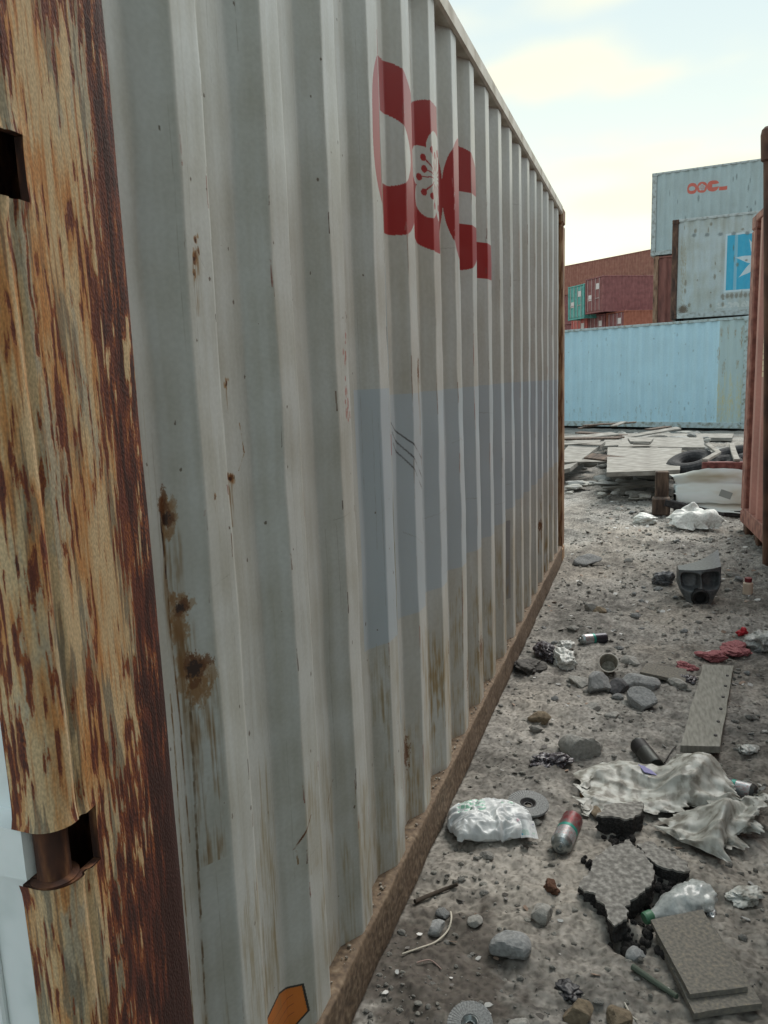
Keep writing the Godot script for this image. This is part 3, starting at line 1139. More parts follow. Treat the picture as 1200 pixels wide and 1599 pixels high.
	var levels := [[0.118, 0.892, false], [0.892, 0.962, true], [0.962, 1.640, false], [1.640, 1.706, true], [1.706, 2.473, false]]
	var body := MB.new()
	var solid := MB.new()
	for L in levels:
		var P := []
		var T := []
		var rows := maxi(4, int((L[1] - L[0]) / 0.012))
		var last: int = path.size()
		if L[2]:
			last = 14
		for k in last:
			var p: Vector2 = path[k]
			var col := []
			var tc := []
			for j in rows + 1:
				var y: float = lerpf(L[0], L[1], float(j) / rows)
				var dent := n_gen.get_noise_3d(p.x * 900.0, y * 300.0, 7.0) * 0.0022
				# lips bent out round the hinge openings
				for e in [0.892, 0.962, 1.640, 1.706]:
					dent += 0.0025 * exp(-pow((y - e) / 0.010, 2.0)) * smoothstep(0.085, 0.04, p.x)
				var nr := Vector2(0, 1) if p.x > 0.03 else (p - Vector2(0.030, -0.030)).normalized()
				if k < 2:
					nr = Vector2(0.7, 0.3)
				var o := p + nr * (0.0014 + dent)
				col.append(Vector3(o.x, y, o.y))
				tc.append(Vector2(arc[k] / arc[path.size() - 1], 1.0 - y / HGT))
			P.append(col)
			T.append(tc)
		body.grid(P, true, T)
		var poly := PackedVector2Array()
		for k in last:
			poly.append(path[k])
		if L[2]:
			poly.append_array([Vector2(path[last - 1].x, -0.010), Vector2(0.2104, -0.010), Vector2(0.2104, -0.05)])
		else:
			for p in inner:
				poly.append(p)
		solid.prism(poly, L[0] + 0.0006, L[1] - 0.0006)
	var cp := part(body, "corner_post", pst, t)
	part(solid, "post_plate", rusty, cp)
	part(bx(Vector3(0.13, 2.34, 0.09), Vector3(0.135, 1.295, -0.115), 0.004), "inner_channel", rusty, cp)
	# hinge pins and collars inside the openings
	for y in [0.927, 1.673]:
		var pinm := MB.new()
		pinm.lathe([Vector2(0.0, -0.045), Vector2(0.019, -0.045), Vector2(0.019, 0.045), Vector2(0.0, 0.045)], 20, Transform3D(Basis.IDENTITY, Vector3(0.024, y, -0.030)))
		pinm.lathe([Vector2(0.019, -0.041), Vector2(0.026, -0.041), Vector2(0.027, -0.033), Vector2(0.019, -0.031)], 20, Transform3D(Basis.IDENTITY, Vector3(0.024, y, -0.030)))
		part(pinm, "hinge_pin", rusty, cp)
	# --- white door leaf beyond the post
	var white := mottled([[0.0, rgb(214, 222, 220)], [0.5, rgb(232, 238, 237)], [1.0, rgb(238, 242, 241)]], 1.5, 0.45, 76, 0.02, 4)
	var door := part(bx(Vector3(0.045, 2.28, 1.08), Vector3(0.056, 1.30, -0.60), 0.008), "door", white, t)
	part(bx(Vector3(0.010, 2.26, 0.05), Vector3(0.030, 1.30, -0.165), 0.003), "door_edge_frame", white, door)
	for y in [0.927, 1.673]:
		var hb := MB.new()
		var hp := PackedVector2Array([Vector2(-0.022, -0.01), Vector2(-0.022, -0.055), Vector2(0.0, -0.125), Vector2(0.034, -0.14), Vector2(0.034, -0.01)])
		var hp2 := PackedVector2Array()
		for p in hp:
			hp2.append(Vector2(p.x + 0.020, p.y - 0.036))
		hb.prism(hp2, y - 0.028, y + 0.034)
		part(hb, "hinge_blade", white, door)
		var wd := MB.new()
		wd.tube([Vector3(0.014, y - 0.034, -0.03), Vector3(0.016, y - 0.030, -0.075), Vector3(0.024, y - 0.010, -0.13)], 0.005, 8)
		part(wd, "weld_bead", rusty, door)
	var spot := mottled([[0.0, rgb(110, 70, 30)], [1.0, rgb(150, 100, 44)]], 30.0, 0.9, 77)
	for q in [[1.06, -0.12], [0.62, -0.135], [0.33, -0.10], [1.30, -0.15]]:
		var r := rock(Vector3(0.006, 0.014, 0.012), int(q[0] * 100), 1)
		var o := part(r, "rust_blister", spot, door)
		o.position = Vector3(0.033 if q[1] > -0.13 else 0.0245, q[0], q[1])

# rust and torn paint of the post: [colour, relief]
func post_image(w: int, h: int) -> Array:
	var big := nbytes(w, h, 0.012, 5, 201, 1, 4)
	var grain := nbytes(w, h, 0.08, 5, 202, 1, 10)
	var flake := nbytes(w, h, 0.05, 6, 203, 1, 3)
	var tone := nbytes(w, h, 0.011, 4, 204, 1, 2)
	var fine := nbytes(w, h, 0.2, 3, 205)
	var out := PackedByteArray()
	out.resize(w * h * 3)
	var rel := PackedByteArray()
	rel.resize(w * h)
	var cream := rgb(194, 168, 130)
	var tan := rgb(184, 128, 76)
	var sage := rgb(164, 154, 134)
	var orange := rgb(146, 84, 46)
	var brown := rgb(100, 52, 38)
	var deep := rgb(62, 36, 30)
	for j in h:
		var y := HGT * (1.0 - (j + 0.5) / h)
		var low := smoothstep(1.15, 0.75, y)
		for i in w:
			var k := j * w + i
			var u := (i + 0.5) / w          # 0 = panel edge, 1 = door edge
			var b := big[k] / 255.0
			var g := grain[k] / 255.0
			var f := flake[k] / 255.0
			var c := tone[k] / 255.0
			var n := (fine[k] - 128) / 255.0
			# how bare the steel is
			var bare := b * 0.30 + g * 0.34 + f * 0.62 - 0.455 + n * 0.10 + (c - 0.5) * 0.42
			var right := smoothstep(0.36, 0.30, u + (b - 0.5) * 0.22 + (f - 0.5) * 0.10)
			bare += 0.36 * right
			bare += 0.20 * smoothstep(0.88, 0.96, u + (f - 0.5) * 0.16)
			bare += low * 0.33 * smoothstep(0.92, 0.5, u + (b - 0.5) * 0.3)
			bare -= low * 0.15 * smoothstep(0.6, 0.72, u)
			var col := cream.lerp(tan, smoothstep(0.30, 0.70, c * 0.8 + (g - 0.5) * 0.5 + 0.06))
			col = col.lerp(sage, smoothstep(0.52, 0.70, b + (f - 0.5) * 0.5) * 0.8)
			col = col.lerp(rgb(112, 106, 92), smoothstep(0.60, 0.72, big[(k + 90000) % (w * h)] / 255.0 + (g - 0.5) * 0.5) * 0.7)
			if g > 0.62:
				col = col.lerp(orange, (g - 0.62) * 1.8)
			var ht := 0.78 + n * 0.12
			if bare > 0.28:
				var e := smoothstep(0.28, 0.31, bare)
				col = col.lerp(orange.lerp(brown, smoothstep(0.30, 0.42, bare + n * 0.25 + (g - 0.5) * 0.2)), e)
				col = col.lerp(deep, smoothstep(0.46, 0.64, bare + n * 0.3 - (c - 0.5) * 0.35))
				ht = lerpf(ht, 0.35 + f * 0.3 + n * 0.4, e)
			elif bare > 0.235:
				col = col.lerp(rgb(158, 108, 62), (bare - 0.235) * 14.0)
			var m := 1.0 + n * 0.34
			out[k * 3] = clampi(int(col.r * 255.0 * m), 0, 255)
			out[k * 3 + 1] = clampi(int(col.g * 255.0 * m), 0, 255)
			out[k * 3 + 2] = clampi(int(col.b * 255.0 * m), 0, 255)
			rel[k] = clampi(int(ht * 255.0), 0, 255)
	return [Image.create_from_data(w, h, false, Image.FORMAT_RGB8, out), Image.create_from_data(w, h, false, Image.FORMAT_L8, rel)]

# ------------------------------------------------------------------ the other containers
func panel_mat(w: int, h: int, base: Color, dirt: Color, sd: int, amount: float, L: float, draw = null) -> StandardMaterial3D:
	var im := paint_image(w, h, base, dirt, sd, amount, rgb(84, 66, 52), 246, 8)
	if draw != null:
		draw.call(Canvas.new(im, 0.0, L, 0.14, 2.391, fnl(sd + 7, 0.01, 4)))
	var m := mat(Color.WHITE, 0.55)
	m.albedo_texture = tex(im)
	return m

func build_other_containers():
	var yard := "containers of the yard"
	var dark_rust := mottled([[0.0, rgb(44, 32, 28)], [0.5, rgb(84, 60, 48)], [1.0, rgb(120, 92, 72)]], 1.2, 0.85, 301, 0.03, 5, 1, 3)
	var grey_rail := mottled([[0.0, rgb(120, 118, 108)], [0.5, rgb(166, 172, 170)], [1.0, rgb(184, 190, 188)]], 0.8, 0.6, 302, 0.03, 4)
	var bar := mat(rgb(150, 140, 132), 0.5, 0.3)
	var white_side := mottled([[0.0, rgb(196, 196, 190)], [0.5, rgb(220, 222, 220)], [1.0, rgb(230, 232, 230)]], 0.8, 0.6, 303, 0.03, 4)
	var plate := mat(rgb(214, 206, 202), 0.6)
	# oxide red one that closes the alley on the right
	var redm := panel_mat(1024, 512, rgb(172, 116, 104), rgb(120, 82, 74), 311, 0.7, 6.06, func(cv: Canvas):
		cv.shape(-0.60, -0.66, 1.28, 1.62, rgb(206, 186, 150), func(zz, y): return fmod(y * 22.0, 1.0) > 0.18)
		for q in 30:
			cv.line(-rng.randf_range(0.2, 5.8), rng.randf_range(0.4, 2.3), -rng.randf_range(0.2, 5.8), 0.3, 0.01, rgb(96, 64, 54), 0.0)
		for q in 18:
			var s := rng.randf_range(0.2, 1.4)
			var y := rng.randf_range(0.3, 2.3)
			cv.runs(-s, y, 0.02, rng.randf_range(0.15, 0.6), rgb(150, 150, 136), 0.5))
	var red_rail := mottled([[0.0, rgb(96, 60, 52)], [0.5, rgb(140, 92, 80)], [1.0, rgb(170, 126, 110)]], 1.2, 0.7, 312, 0.03, 5)
	var RM := {side = redm, rail = red_rail, post = red_rail, roof = red_rail, end = red_rail, door = red_rail, bar = bar}
	container("shipping_container", "oxide red corrugated container standing on blocks at right edge of alley", Vector3(1.385, 0.06, -6.86), -1.502, 6.06, 2.44, RM, yard)
	for q in [[0.14, 0.0], [0.62, 0.0], [5.8, 0.0]]:
		var b := bx(Vector3(0.17, 0.12, 0.16), Vector3.ZERO, 0.01)
		var o := single(b, "support_block", dark_rust, ["dark block under the far corner of the red container", "second dark block under the red container rail", "dark block under the near end of red container"][[0.14, 0.62, 5.8].find(q[0])], "block", "blocks under the red container")
		o.position = Vector3(1.385 + 0.069 * q[0] + 0.10, 0.006, -6.86 + q[0])
	container("shipping_container", "white container next to the red one beside the alley", Vector3(1.80, 0.02, -0.62), -1.502, 12.19, 2.44, {side = white_side, rail = grey_rail, post = dark_rust, roof = grey_rail, end = grey_rail, door = grey_rail, bar = bar}, yard)
	container("shipping_container", "white container stacked on top of the red one", Vector3(1.64, 2.67, -3.0), -1.502, 12.19, 2.44, {side = white_side, rail = grey_rail, post = dark_rust, roof = grey_rail, end = grey_rail, door = grey_rail, bar = bar}, yard)
	# leaning post in front of the red wall
	var pole := thing("steel_post", "dark rusty steel post with capped top leaning against red container", "post", Vector3(1.438, 0.0, -5.5))
	var pm := MB.new()
	pm.tube([Vector3(0, -0.05, 0), Vector3(-0.055, 1.5, 0), Vector3(-0.112, 2.80, 0)], 0.028, 14)
	part(pm, "shaft", dark_rust, pole)
	pm = MB.new()
	pm.lathe([Vector2(0.030, 0.0), Vector2(0.042, 0.01), Vector2(0.044, 0.17), Vector2(0.036, 0.205), Vector2(0.018, 0.222), Vector2(0.0, 0.226)], 18, Transform3D(Basis(Vector3.BACK, 0.04), Vector3(-0.112, 2.78, 0)))
	part(pm, "cap", dark_rust, pole)
	# pale blue one across the end
	var bluem := panel_mat(2048, 512, rgb(178, 213, 225), rgb(158, 186, 194), 321, 0.5, 12.19, func(cv: Canvas):
		cv.shape(-11.45, -12.05, 0.14, 2.53, rgb(164, 180, 176), func(zz, _y): return zz < -11.47, 0.75)
		for q in 36:
			cv.runs(-rng.randf_range(11.45, 12.05), rng.randf_range(0.5, 1.5), rng.randf_range(0.01, 0.05), rng.randf_range(0.5, 1.2), rgb(186, 182, 142), 0.9)
		for q in 10:
			var s := rng.randf_range(11.45, 12.0)
			cv.runs(-s, rng.randf_range(1.6, 2.5), rng.randf_range(0.02, 0.05), rng.randf_range(0.15, 0.5), rgb(128, 100, 66), 0.8)
		for q in 60:
			var s := rng.randf_range(6.0, 12.0)
			cv.blot(-s, rng.randf_range(0.2, 2.4), rng.randf_range(0.008, 0.02), rng.randf_range(0.012, 0.05), rgb(112, 128, 134), 0.4)
		for q in 50:
			var s := rng.randf_range(6.0, 12.1)
			cv.runs(-s, rng.randf_range(0.3, 0.6), rng.randf_range(0.01, 0.03), rng.randf_range(0.1, 0.4), rgb(120, 124, 112), 0.6))
	var blue_rail := mottled([[0.0, rgb(110, 108, 92)], [0.45, rgb(160, 176, 176)], [1.0, rgb(176, 194, 198)]], 0.7, 0.6, 322, 0.04, 5)
	var BM := {side = bluem, rail = blue_rail, post = blue_rail, roof = blue_rail, end = blue_rail, door = blue_rail, bar = bar}
	container("shipping_container", "pale blue long container standing across the end of the alley", Vector3(-8.38, -0.07, -24.39), deg_to_rad(-24.0), 12.19, 2.44, BM, yard)
	# white one with a blue square and star
	var starm := panel_mat(1024, 512, rgb(176, 186, 186), rgb(146, 142, 124), 331, 0.75, 6.06, func(cv: Canvas):
		var c := rgb(52, 158, 190)
		var sz := -2.15
		cv.shape(-1.32, -2.98, 0.62, 2.10, rgb(190, 204, 208), func(_z, _y): return true)
		cv.shape(-1.37, -2.93, 0.67, 2.05, c, func(zz, y):
			var dx: float = sz - zz
			var dy: float = y - 1.36
			var r := Vector2(dx, dy).length()
			var a := fposmod(atan2(dx, dy), TAU / 7.0) - PI / 7.0
			return r > lerpf(0.66, 0.22, sqrt(absf(a) / (PI / 7.0))))
		cv.shape(-1.55, -1.62, 0.67, 2.05, rgb(160, 186, 196), func(_z, _y): return true, 0.7)
		for q in 8:
			cv.blot(-1.3 - q * 0.11, 0.52, 0.05, 0.07, rgb(112, 104, 90), 0.7)
		cv.shape(-1.15, -2.2, 0.22, 0.36, rgb(196, 198, 192), func(zz, y): return n_gen.get_noise_2d(zz * 900.0, y * 900.0) > -0.1, 0.8)
		for q in 60:
			cv.blot(-rng.randf_range(0.2, 5.8), rng.randf_range(0.2, 2.4), rng.randf_range(0.01, 0.04), rng.randf_range(0.02, 0.09), rgb(110, 100, 82), 0.6)
		for q in 5:
			cv.blot(-0.55 - q * 0.32, 2.15 - 0.02 * q, 0.06, 0.05, rgb(104, 112, 112), 0.7)
		cv.runs(-0.30, 2.2, 0.10, 1.9, rgb(138, 122, 92), 0.8)
		cv.blot(-0.32, 0.25, 0.12, 0.12, rgb(80, 62, 46), 0.8))
	var SM := {side = starm, rail = grey_rail, post = dark_rust, roof = grey_rail, end = grey_rail, door = grey_rail, bar = bar}
	container("shipping_container", "grey white container with blue square and white star above pale blue one", Vector3(1.06, 2.70, -22.62), deg_to_rad(-6.0), 6.06, 2.44, SM, yard)
	container("shipping_container", "grey container beneath the one with the blue square", Vector3(1.06, 0.06, -22.62), deg_to_rad(-6.0), 6.06, 2.44, {side = grey_rail, rail = grey_rail, post = dark_rust, roof = grey_rail, end = grey_rail, door = grey_rail, bar = bar}, yard)
	# grey one with the small red word mark, highest of the middle stack
	var oom := panel_mat(2048, 512, rgb(168, 182, 182), rgb(146, 154, 150), 341, 0.6, 12.19, func(cv: Canvas):
		draw_mark(cv, -1.08, 1.97, 0.78, rgb(196, 96, 80), rgb(150, 162, 162))
		for q in 40:
			cv.blot(-rng.randf_range(0.2, 6.0), rng.randf_range(0.2, 2.4), rng.randf_range(0.01, 0.04), rng.randf_range(0.02, 0.12), rgb(104, 112, 110), 0.6))
	var OM := {side = oom, rail = grey_rail, post = grey_rail, roof = grey_rail, end = grey_rail, door = grey_rail, bar = bar}
	container("shipping_container", "grey container with small red letters on top of the middle stack", Vector3(0.50, 5.06, -27.75), deg_to_rad(-7.0), 12.19, 2.44, OM, yard)
	var brm := mottled([[0.0, rgb(88, 52, 46)], [0.5, rgb(126, 76, 66)], [1.0, rgb(146, 96, 84)]], 0.6, 0.7, 351, 0.03, 4, 1, 4)
	var br_post := mottled([[0.0, rgb(84, 62, 50)], [0.5, rgb(140, 106, 84)], [1.0, rgb(168, 140, 116)]], 0.8, 0.8, 352, 0.03, 4, 1, 3)
	var BR := {side = brm, rail = brm, post = br_post, roof = brm, end = grey_rail, door = brm, bar = bar, plate = plate}
	container("shipping_container", "dull red container under the grey one with red letters", Vector3(0.60, 2.44, -27.72), deg_to_rad(-7.0), 12.19, 2.44, BR, yard)
	container("shipping_container", "lowest red brown container of the middle stack behind pale blue one", Vector3(0.60, -0.18, -27.72), deg_to_rad(-7.0), 12.19, 2.44, BR, yard)
	# far stacks
	var mauve := mottled([[0.0, rgb(112, 66, 64)], [0.5, rgb(134, 82, 80)], [1.0, rgb(150, 98, 94)]], 0.3, 0.7, 361, 0.03, 4)
	var orange := mottled([[0.0, rgb(136, 76, 56)], [0.5, rgb(156, 92, 70)], [1.0, rgb(168, 106, 84)]], 0.3, 0.7, 362, 0.03, 4)
	var teal := mottled([[0.0, rgb(70, 138, 128)], [0.5, rgb(88, 162, 152)], [1.0, rgb(104, 176, 166)]], 0.3, 0.6, 363, 0.03, 4)
	var coral := mottled([[0.0, rgb(166, 76, 70)], [0.5, rgb(190, 92, 84)], [1.0, rgb(200, 110, 100)]], 0.3, 0.6, 364, 0.03, 4)
	var th := deg_to_rad(35.0)
	var lt := mat(rgb(190, 170, 166), 0.6, 0.2)
	var far := [
		[Vector3(-2.90, 5.57, -60.5), mauve, "mauve brown container in the far stack with doors facing the alley", 0],
		[Vector3(-4.38, 5.30, -62.6), teal, "teal container with ribbed doors in the far stack", 0],
		[Vector3(-1.31, 2.97, -60.1), orange, "orange brown container below the mauve one in far stack", 0],
		[Vector3(-2.79, 2.97, -62.2), mauve, "brown doors with white plates in lower tier of far stack", 0],
		[Vector3(-4.27, 2.97, -64.3), coral, "coral red container below the teal one in far stack", 0]]
	for f in far:
		var sm: Material = f[1]
		container("shipping_container", f[2], f[0], th, 12.19, 2.44, {side = sm, rail = sm, post = sm, roof = sm, end = sm, door = sm if f[1] != orange else mauve, bar = lt, plate = plate}, yard, f[3])
	for k in 3:
		container("shipping_container", ["lowest container under the orange brown one in far stack", "lowest container under the brown doors in far stack", "lowest container under the coral red one in far stack"][k], Vector3(-1.31 - 1.48 * k, 0.36, -60.1 - 2.1 * k), th, 12.19, 2.44, {side = mauve, rail = mauve, post = mauve, roof = mauve, end = mauve, door = mauve, bar = lt}, yard)
	var rusty_top := mottled([[0.0, rgb(128, 78, 66)], [0.5, rgb(150, 98, 82)], [1.0, rgb(164, 116, 98)]], 0.3, 0.7, 365, 0.03, 4)
	container("shipping_container", "red brown container lying across the top of the far stack", Vector3(-7.8, 8.16, -75.0), deg_to_rad(-40.0), 12.19, 2.44, {side = rusty_top, rail = rusty_top, post = rusty_top, roof = rusty_top, end = rusty_top, door = rusty_top, bar = lt}, yard)
	for k in 3:
		container("shipping_container", "tier %s container beneath the topmost red brown one" % ["lowest", "second", "third"][k], Vector3(-7.8, 0.3 + 2.62 * k, -75.0), deg_to_rad(-40.0), 12.19, 2.44, {side = mauve, rail = mauve, post = mauve, roof = mauve, end = mauve, door = mauve, bar = lt}, yard)

# ------------------------------------------------------------------ scrap at the far end of the alley
func build_scrap():
	var maroon := mottled([[0.0, rgb(72, 40, 38)], [0.5, rgb(112, 66, 62)], [1.0, rgb(134, 88, 82)]], 2.0, 0.8, 401, 0.03, 4)
	var pale := mottled([[0.0, rgb(150, 140, 112)], [0.35, rgb(190, 192, 182)], [0.6, rgb(204, 214, 212)], [1.0, rgb(216, 224, 224)]], 0.9, 0.5, 402, 0.02, 4, 4, 1)
	var dark_wood := mottled([[0.0, rgb(40, 32, 28)], [0.5, rgb(82, 68, 58)], [1.0, rgb(110, 94, 80)]], 2.5, 0.9, 403, 0.03, 5, 1, 5)
	var black := mottled([[0.0, rgb(22, 22, 24)], [0.6, rgb(44, 44, 46)], [1.0, rgb(72, 72, 72)]], 3.0, 0.85, 404, 0.03, 5)
	var wood_grey := mottled([[0.0, rgb(98, 94, 88)], [0.4, rgb(128, 124, 117)], [0.7, rgb(144, 141, 134)], [1.0, rgb(166, 163, 156)]], 1.3, 0.9, 405, 0.03, 6, 2, 1, 0.15)
	var t := thing("scrap_panel", "bent white sheet metal panel with maroon beam lying beside red container", "scrap metal", Vector3(1.3, 0.0, -7.6))
	var m := MB.new()
	var prof := [Vector2(0.43, -0.02), Vector2(0.36, 0.03), Vector2(0.30, 0.0), Vector2(0.285, 0.05), Vector2(0.20, 0.07), Vector2(0.11, 0.11), Vector2(0.095, 0.07), Vector2(0.03, 0.16)]
	var P := []
	for i in 31:
		var x := lerpf(-0.50, 0.85, i / 30.0)
		var row := []
		for q in prof:
			var sag := 0.02 * sin(i * 0.21) + n_gen.get_noise_2d(x * 300.0, q.x * 800.0) * 0.018
			row.append(Vector3(x + (0.43 - q.x) * (0.55 if i == 0 else 0.0), q.x + sag - (0.05 * exp(-pow((x + 0.45) * 4.0, 2.0)) if q.x > 0.4 else 0.0), q.y))
		P.append(row)
	m.grid(P, true)
	part(m, "sheet", pale, t)
	part(bx(Vector3(1.05, 0.085, 0.07), Vector3(0.33, 0.465, -0.06), 0.008), "beam", maroon, t)
	part(bx(Vector3(0.13, 0.37, 0.11), Vector3(-0.565, 0.235, 0.0), 0.01), "post", dark_wood, t)
	part(bx(Vector3(0.17, 0.17, 0.17), Vector3(-0.57, 0.085, 0.10), 0.012), "foot_block", dark_wood, t)
	m = MB.new()
	m.box(Vector3(0.56, 0.075, 0.06), 0.01, Transform3D(Basis(Vector3.BACK, -0.24), Vector3(-0.27, 0.065, 0.16)))
	part(m, "sloping_bar", black, t)
	part(bx(Vector3(1.0, 0.06, 0.10), Vector3(0.40, 0.025, 0.10), 0.008), "skid", black, t)
	var patch := part(bx(Vector3(0.11, 0.07, 0.004), Vector3.ZERO, 0.001), "grey_patch", mat(rgb(128, 134, 130), 0.6), t)
	patch.transform = Transform3D(Basis(Vector3.RIGHT, -0.35) * Basis(Vector3.BACK, -0.35), Vector3(0.02, 0.205, 0.078))
	# pale battens leaning back from the beam
	for q in [[Vector3(1.13, 0.52, -7.66), Vector3(1.30, 0.53, -8.3), Vector3(1.24, 0.55, -9.0), "pale bent batten resting on the maroon beam"], [Vector3(1.42, 0.52, -7.66), Vector3(1.45, 0.53, -8.3), Vector3(1.49, 0.55, -9.0), "straight pale batten beside red container on the beam"]]:
		m = MB.new()
		for k in 2:
			var a: Vector3 = q[k]
			var b: Vector3 = q[k + 1]
			var f := (b - a).normalized()
			m.box(Vector3(0.055, 0.03, a.distance_to(b) + 0.02), 0.004, Transform3D(Basis.looking_at(f, Vector3.UP), (a + b) * 0.5))
		single(m, "batten", wood_grey, q[3], "batten", "pale battens on scrap")
	# old tyres behind
	for q in [[Vector3(1.06, 0.36, -8.75), 0.28, "dark old tyre lying behind the bent batten", 0.25], [Vector3(1.52, 0.40, -9.0), 0.33, "flat dark tyre lying behind the straight batten", 0.1], [Vector3(1.36, 0.38, -8.35), 0.20, "small grey tyre lying between the two battens", 0.2]]:
		m = MB.new()
		var pr := []
		for k in 17:
			var a := TAU * k / 16.0
			pr.append(Vector2(q[1] - 0.09 + cos(a) * 0.09, sin(a) * 0.085))
		m.lathe(pr, 28)
		var o := single(m, "tyre", black, q[2], "tyre", "old tyres on the scrap heap")
		o.transform = Transform3D(Basis(Vector3.RIGHT, q[3]) * Basis(Vector3.BACK, 0.2), q[0])
	# boards and sheets of the heap: corners near left, near right, far right, far left
	var heap := [
		["wide grey plywood sheet lying across the scrap heap", [Vector2(0.17, -8.2), Vector2(0.92, -8.2), Vector2(1.02, -10.6), Vector2(0.05, -10.8)], [0.33, 0.36, 0.36, 0.36], 0.05],
		["pale tilted board at far end of the cream container", [Vector2(-0.62, -9.0), Vector2(-0.32, -9.25), Vector2(-0.03, -11.7), Vector2(-0.54, -11.3)], [0.20, 0.25, 0.36, 0.34], 0.05],
		["pale board lying low in front of the plywood sheet", [Vector2(0.10, -8.75), Vector2(0.70, -8.95), Vector2(0.68, -9.2), Vector2(0.08, -9.1)], [0.08, 0.10, 0.10, 0.09], 0.03],
		["long board behind the plywood sheet", [Vector2(0.16, -11.5), Vector2(1.35, -11.3), Vector2(1.4, -12.6), Vector2(0.2, -12.9)], [0.30, 0.30, 0.33, 0.32], 0.05],
		["grey board near the foot of pale blue container", [Vector2(-0.9, -12.9), Vector2(-0.2, -13.1), Vector2(-0.24, -14.5), Vector2(-1.0, -14.5)], [0.20, 0.22, 0.25, 0.22], 0.06],
		["warped board left of centre on the scrap heap", [Vector2(-0.15, -11.9), Vector2(0.55, -12.2), Vector2(0.6, -12.9), Vector2(-0.1, -12.9)], [0.27, 0.27, 0.28, 0.28], 0.04],
		["far thin board under the pale blue container", [Vector2(-0.2, -15.0), Vector2(2.0, -14.6), Vector2(2.1, -15.4), Vector2(-0.1, -15.8)], [0.14, 0.15, 0.16, 0.16], 0.06],
		["short broken board on top of the heap", [Vector2(0.35, -11.0), Vector2(0.62, -11.15), Vector2(0.66, -11.6), Vector2(0.30, -11.5)], [0.42, 0.40, 0.41, 0.43], 0.04]]
	for h in heap:
		plank("board", h[0], h[1], h[2], h[3], wood_grey, "board", "boards of the scrap heap")
	for k in 22:
		var x := rng.randf_range(-0.8, 1.3)
		var z := rng.randf_range(-15.5, -8.9)
		if x > 0.75 and z > -9.2:
			continue
		var ln := rng.randf_range(0.35, 1.1)
		var wd := rng.randf_range(0.08, 0.24)
		var b := bx(Vector3(ln, 0.025, wd), Vector3.ZERO, 0.004)
		var o := single(b, "board_fragment", [wood_grey, dark_wood, wood_grey][k % 3], "broken board fragment lying on the scrap heap", "board", "broken board fragments")
		o.transform = Transform3D(Basis.from_euler(Vector3(rng.randfn() * 0.10, rng.randf() * TAU, rng.randfn() * 0.12)), Vector3(x, gh(x, z) + rng.randf_range(0.06, 0.36), z))
	# rubble under and round the boards
	var grey := mottled([[0.0, rgb(104, 102, 98)], [0.5, rgb(150, 150, 146)], [1.0, rgb(190, 190, 186)]], 2.0, 0.95, 406, 0.03, 5)
	var rb := []
	for k in 4:
		rb.append(rock(Vector3.ONE, 900 + k, 1).mesh())
	var mm := []
	for k in 4:
		mm.append([])
	for q in 420:
		var x := rng.randf_range(-0.9, 1.6)
		var z := rng.randf_range(-17.0, -8.3)
		if x > 0.6 and z > -8.6:
			continue
		var s := rng.randf_range(0.03, 0.13) * (1.0 if rng.randf() < 0.8 else 1.7)
		var b := Basis.from_euler(Vector3(rng.randf() * 6.0, rng.randf() * 6.0, rng.randf() * 6.0)).scaled(Vector3(s * rng.randf_range(0.8, 2.2), s * rng.randf_range(0.3, 0.8), s))
		mm[q % 4].append(Transform3D(b, Vector3(x, gh(x, z) + s * 0.25 + rng.randf_range(0, 0.07), z)))
	multi("rubble", "broken rubble and scraps under the heap of boards", "rubble", rb, mm, grey, [Color(0.75, 0.75, 0.75), Color(1, 1, 1), Color(1.15, 1.13, 1.08), Color(0.55, 0.53, 0.5)])

func multi(called: String, label: String, category: String, meshes: Array, places: Array, material: StandardMaterial3D, tints: Array):
	var root := Node3D.new()
	root.name = numbered(called)
	add_child(root)
	tag(root, label, category)
	root.set_meta("kind", "stuff")
	var m2: StandardMaterial3D = material.duplicate()
	m2.vertex_color_use_as_albedo = true
	for k in meshes.size():
		if places[k].size() == 0:
			continue
		var mu := MultiMesh.new()
		mu.transform_format = MultiMesh.TRANSFORM_3D
		mu.use_colors = true
		mu.mesh = meshes[k]
		mu.instance_count = places[k].size()
		for q in places[k].size():
			mu.set_instance_transform(q, places[k][q])
			mu.set_instance_color(q, tints[(q * 7 + k) % tints.size()])
		var mi := MultiMeshInstance3D.new()
		mi.name = called + "_pieces"
		mi.multimesh = mu
		mi.material_override = m2
		mi.set_meta("kind", "stuff")
		root.add_child(mi, true)

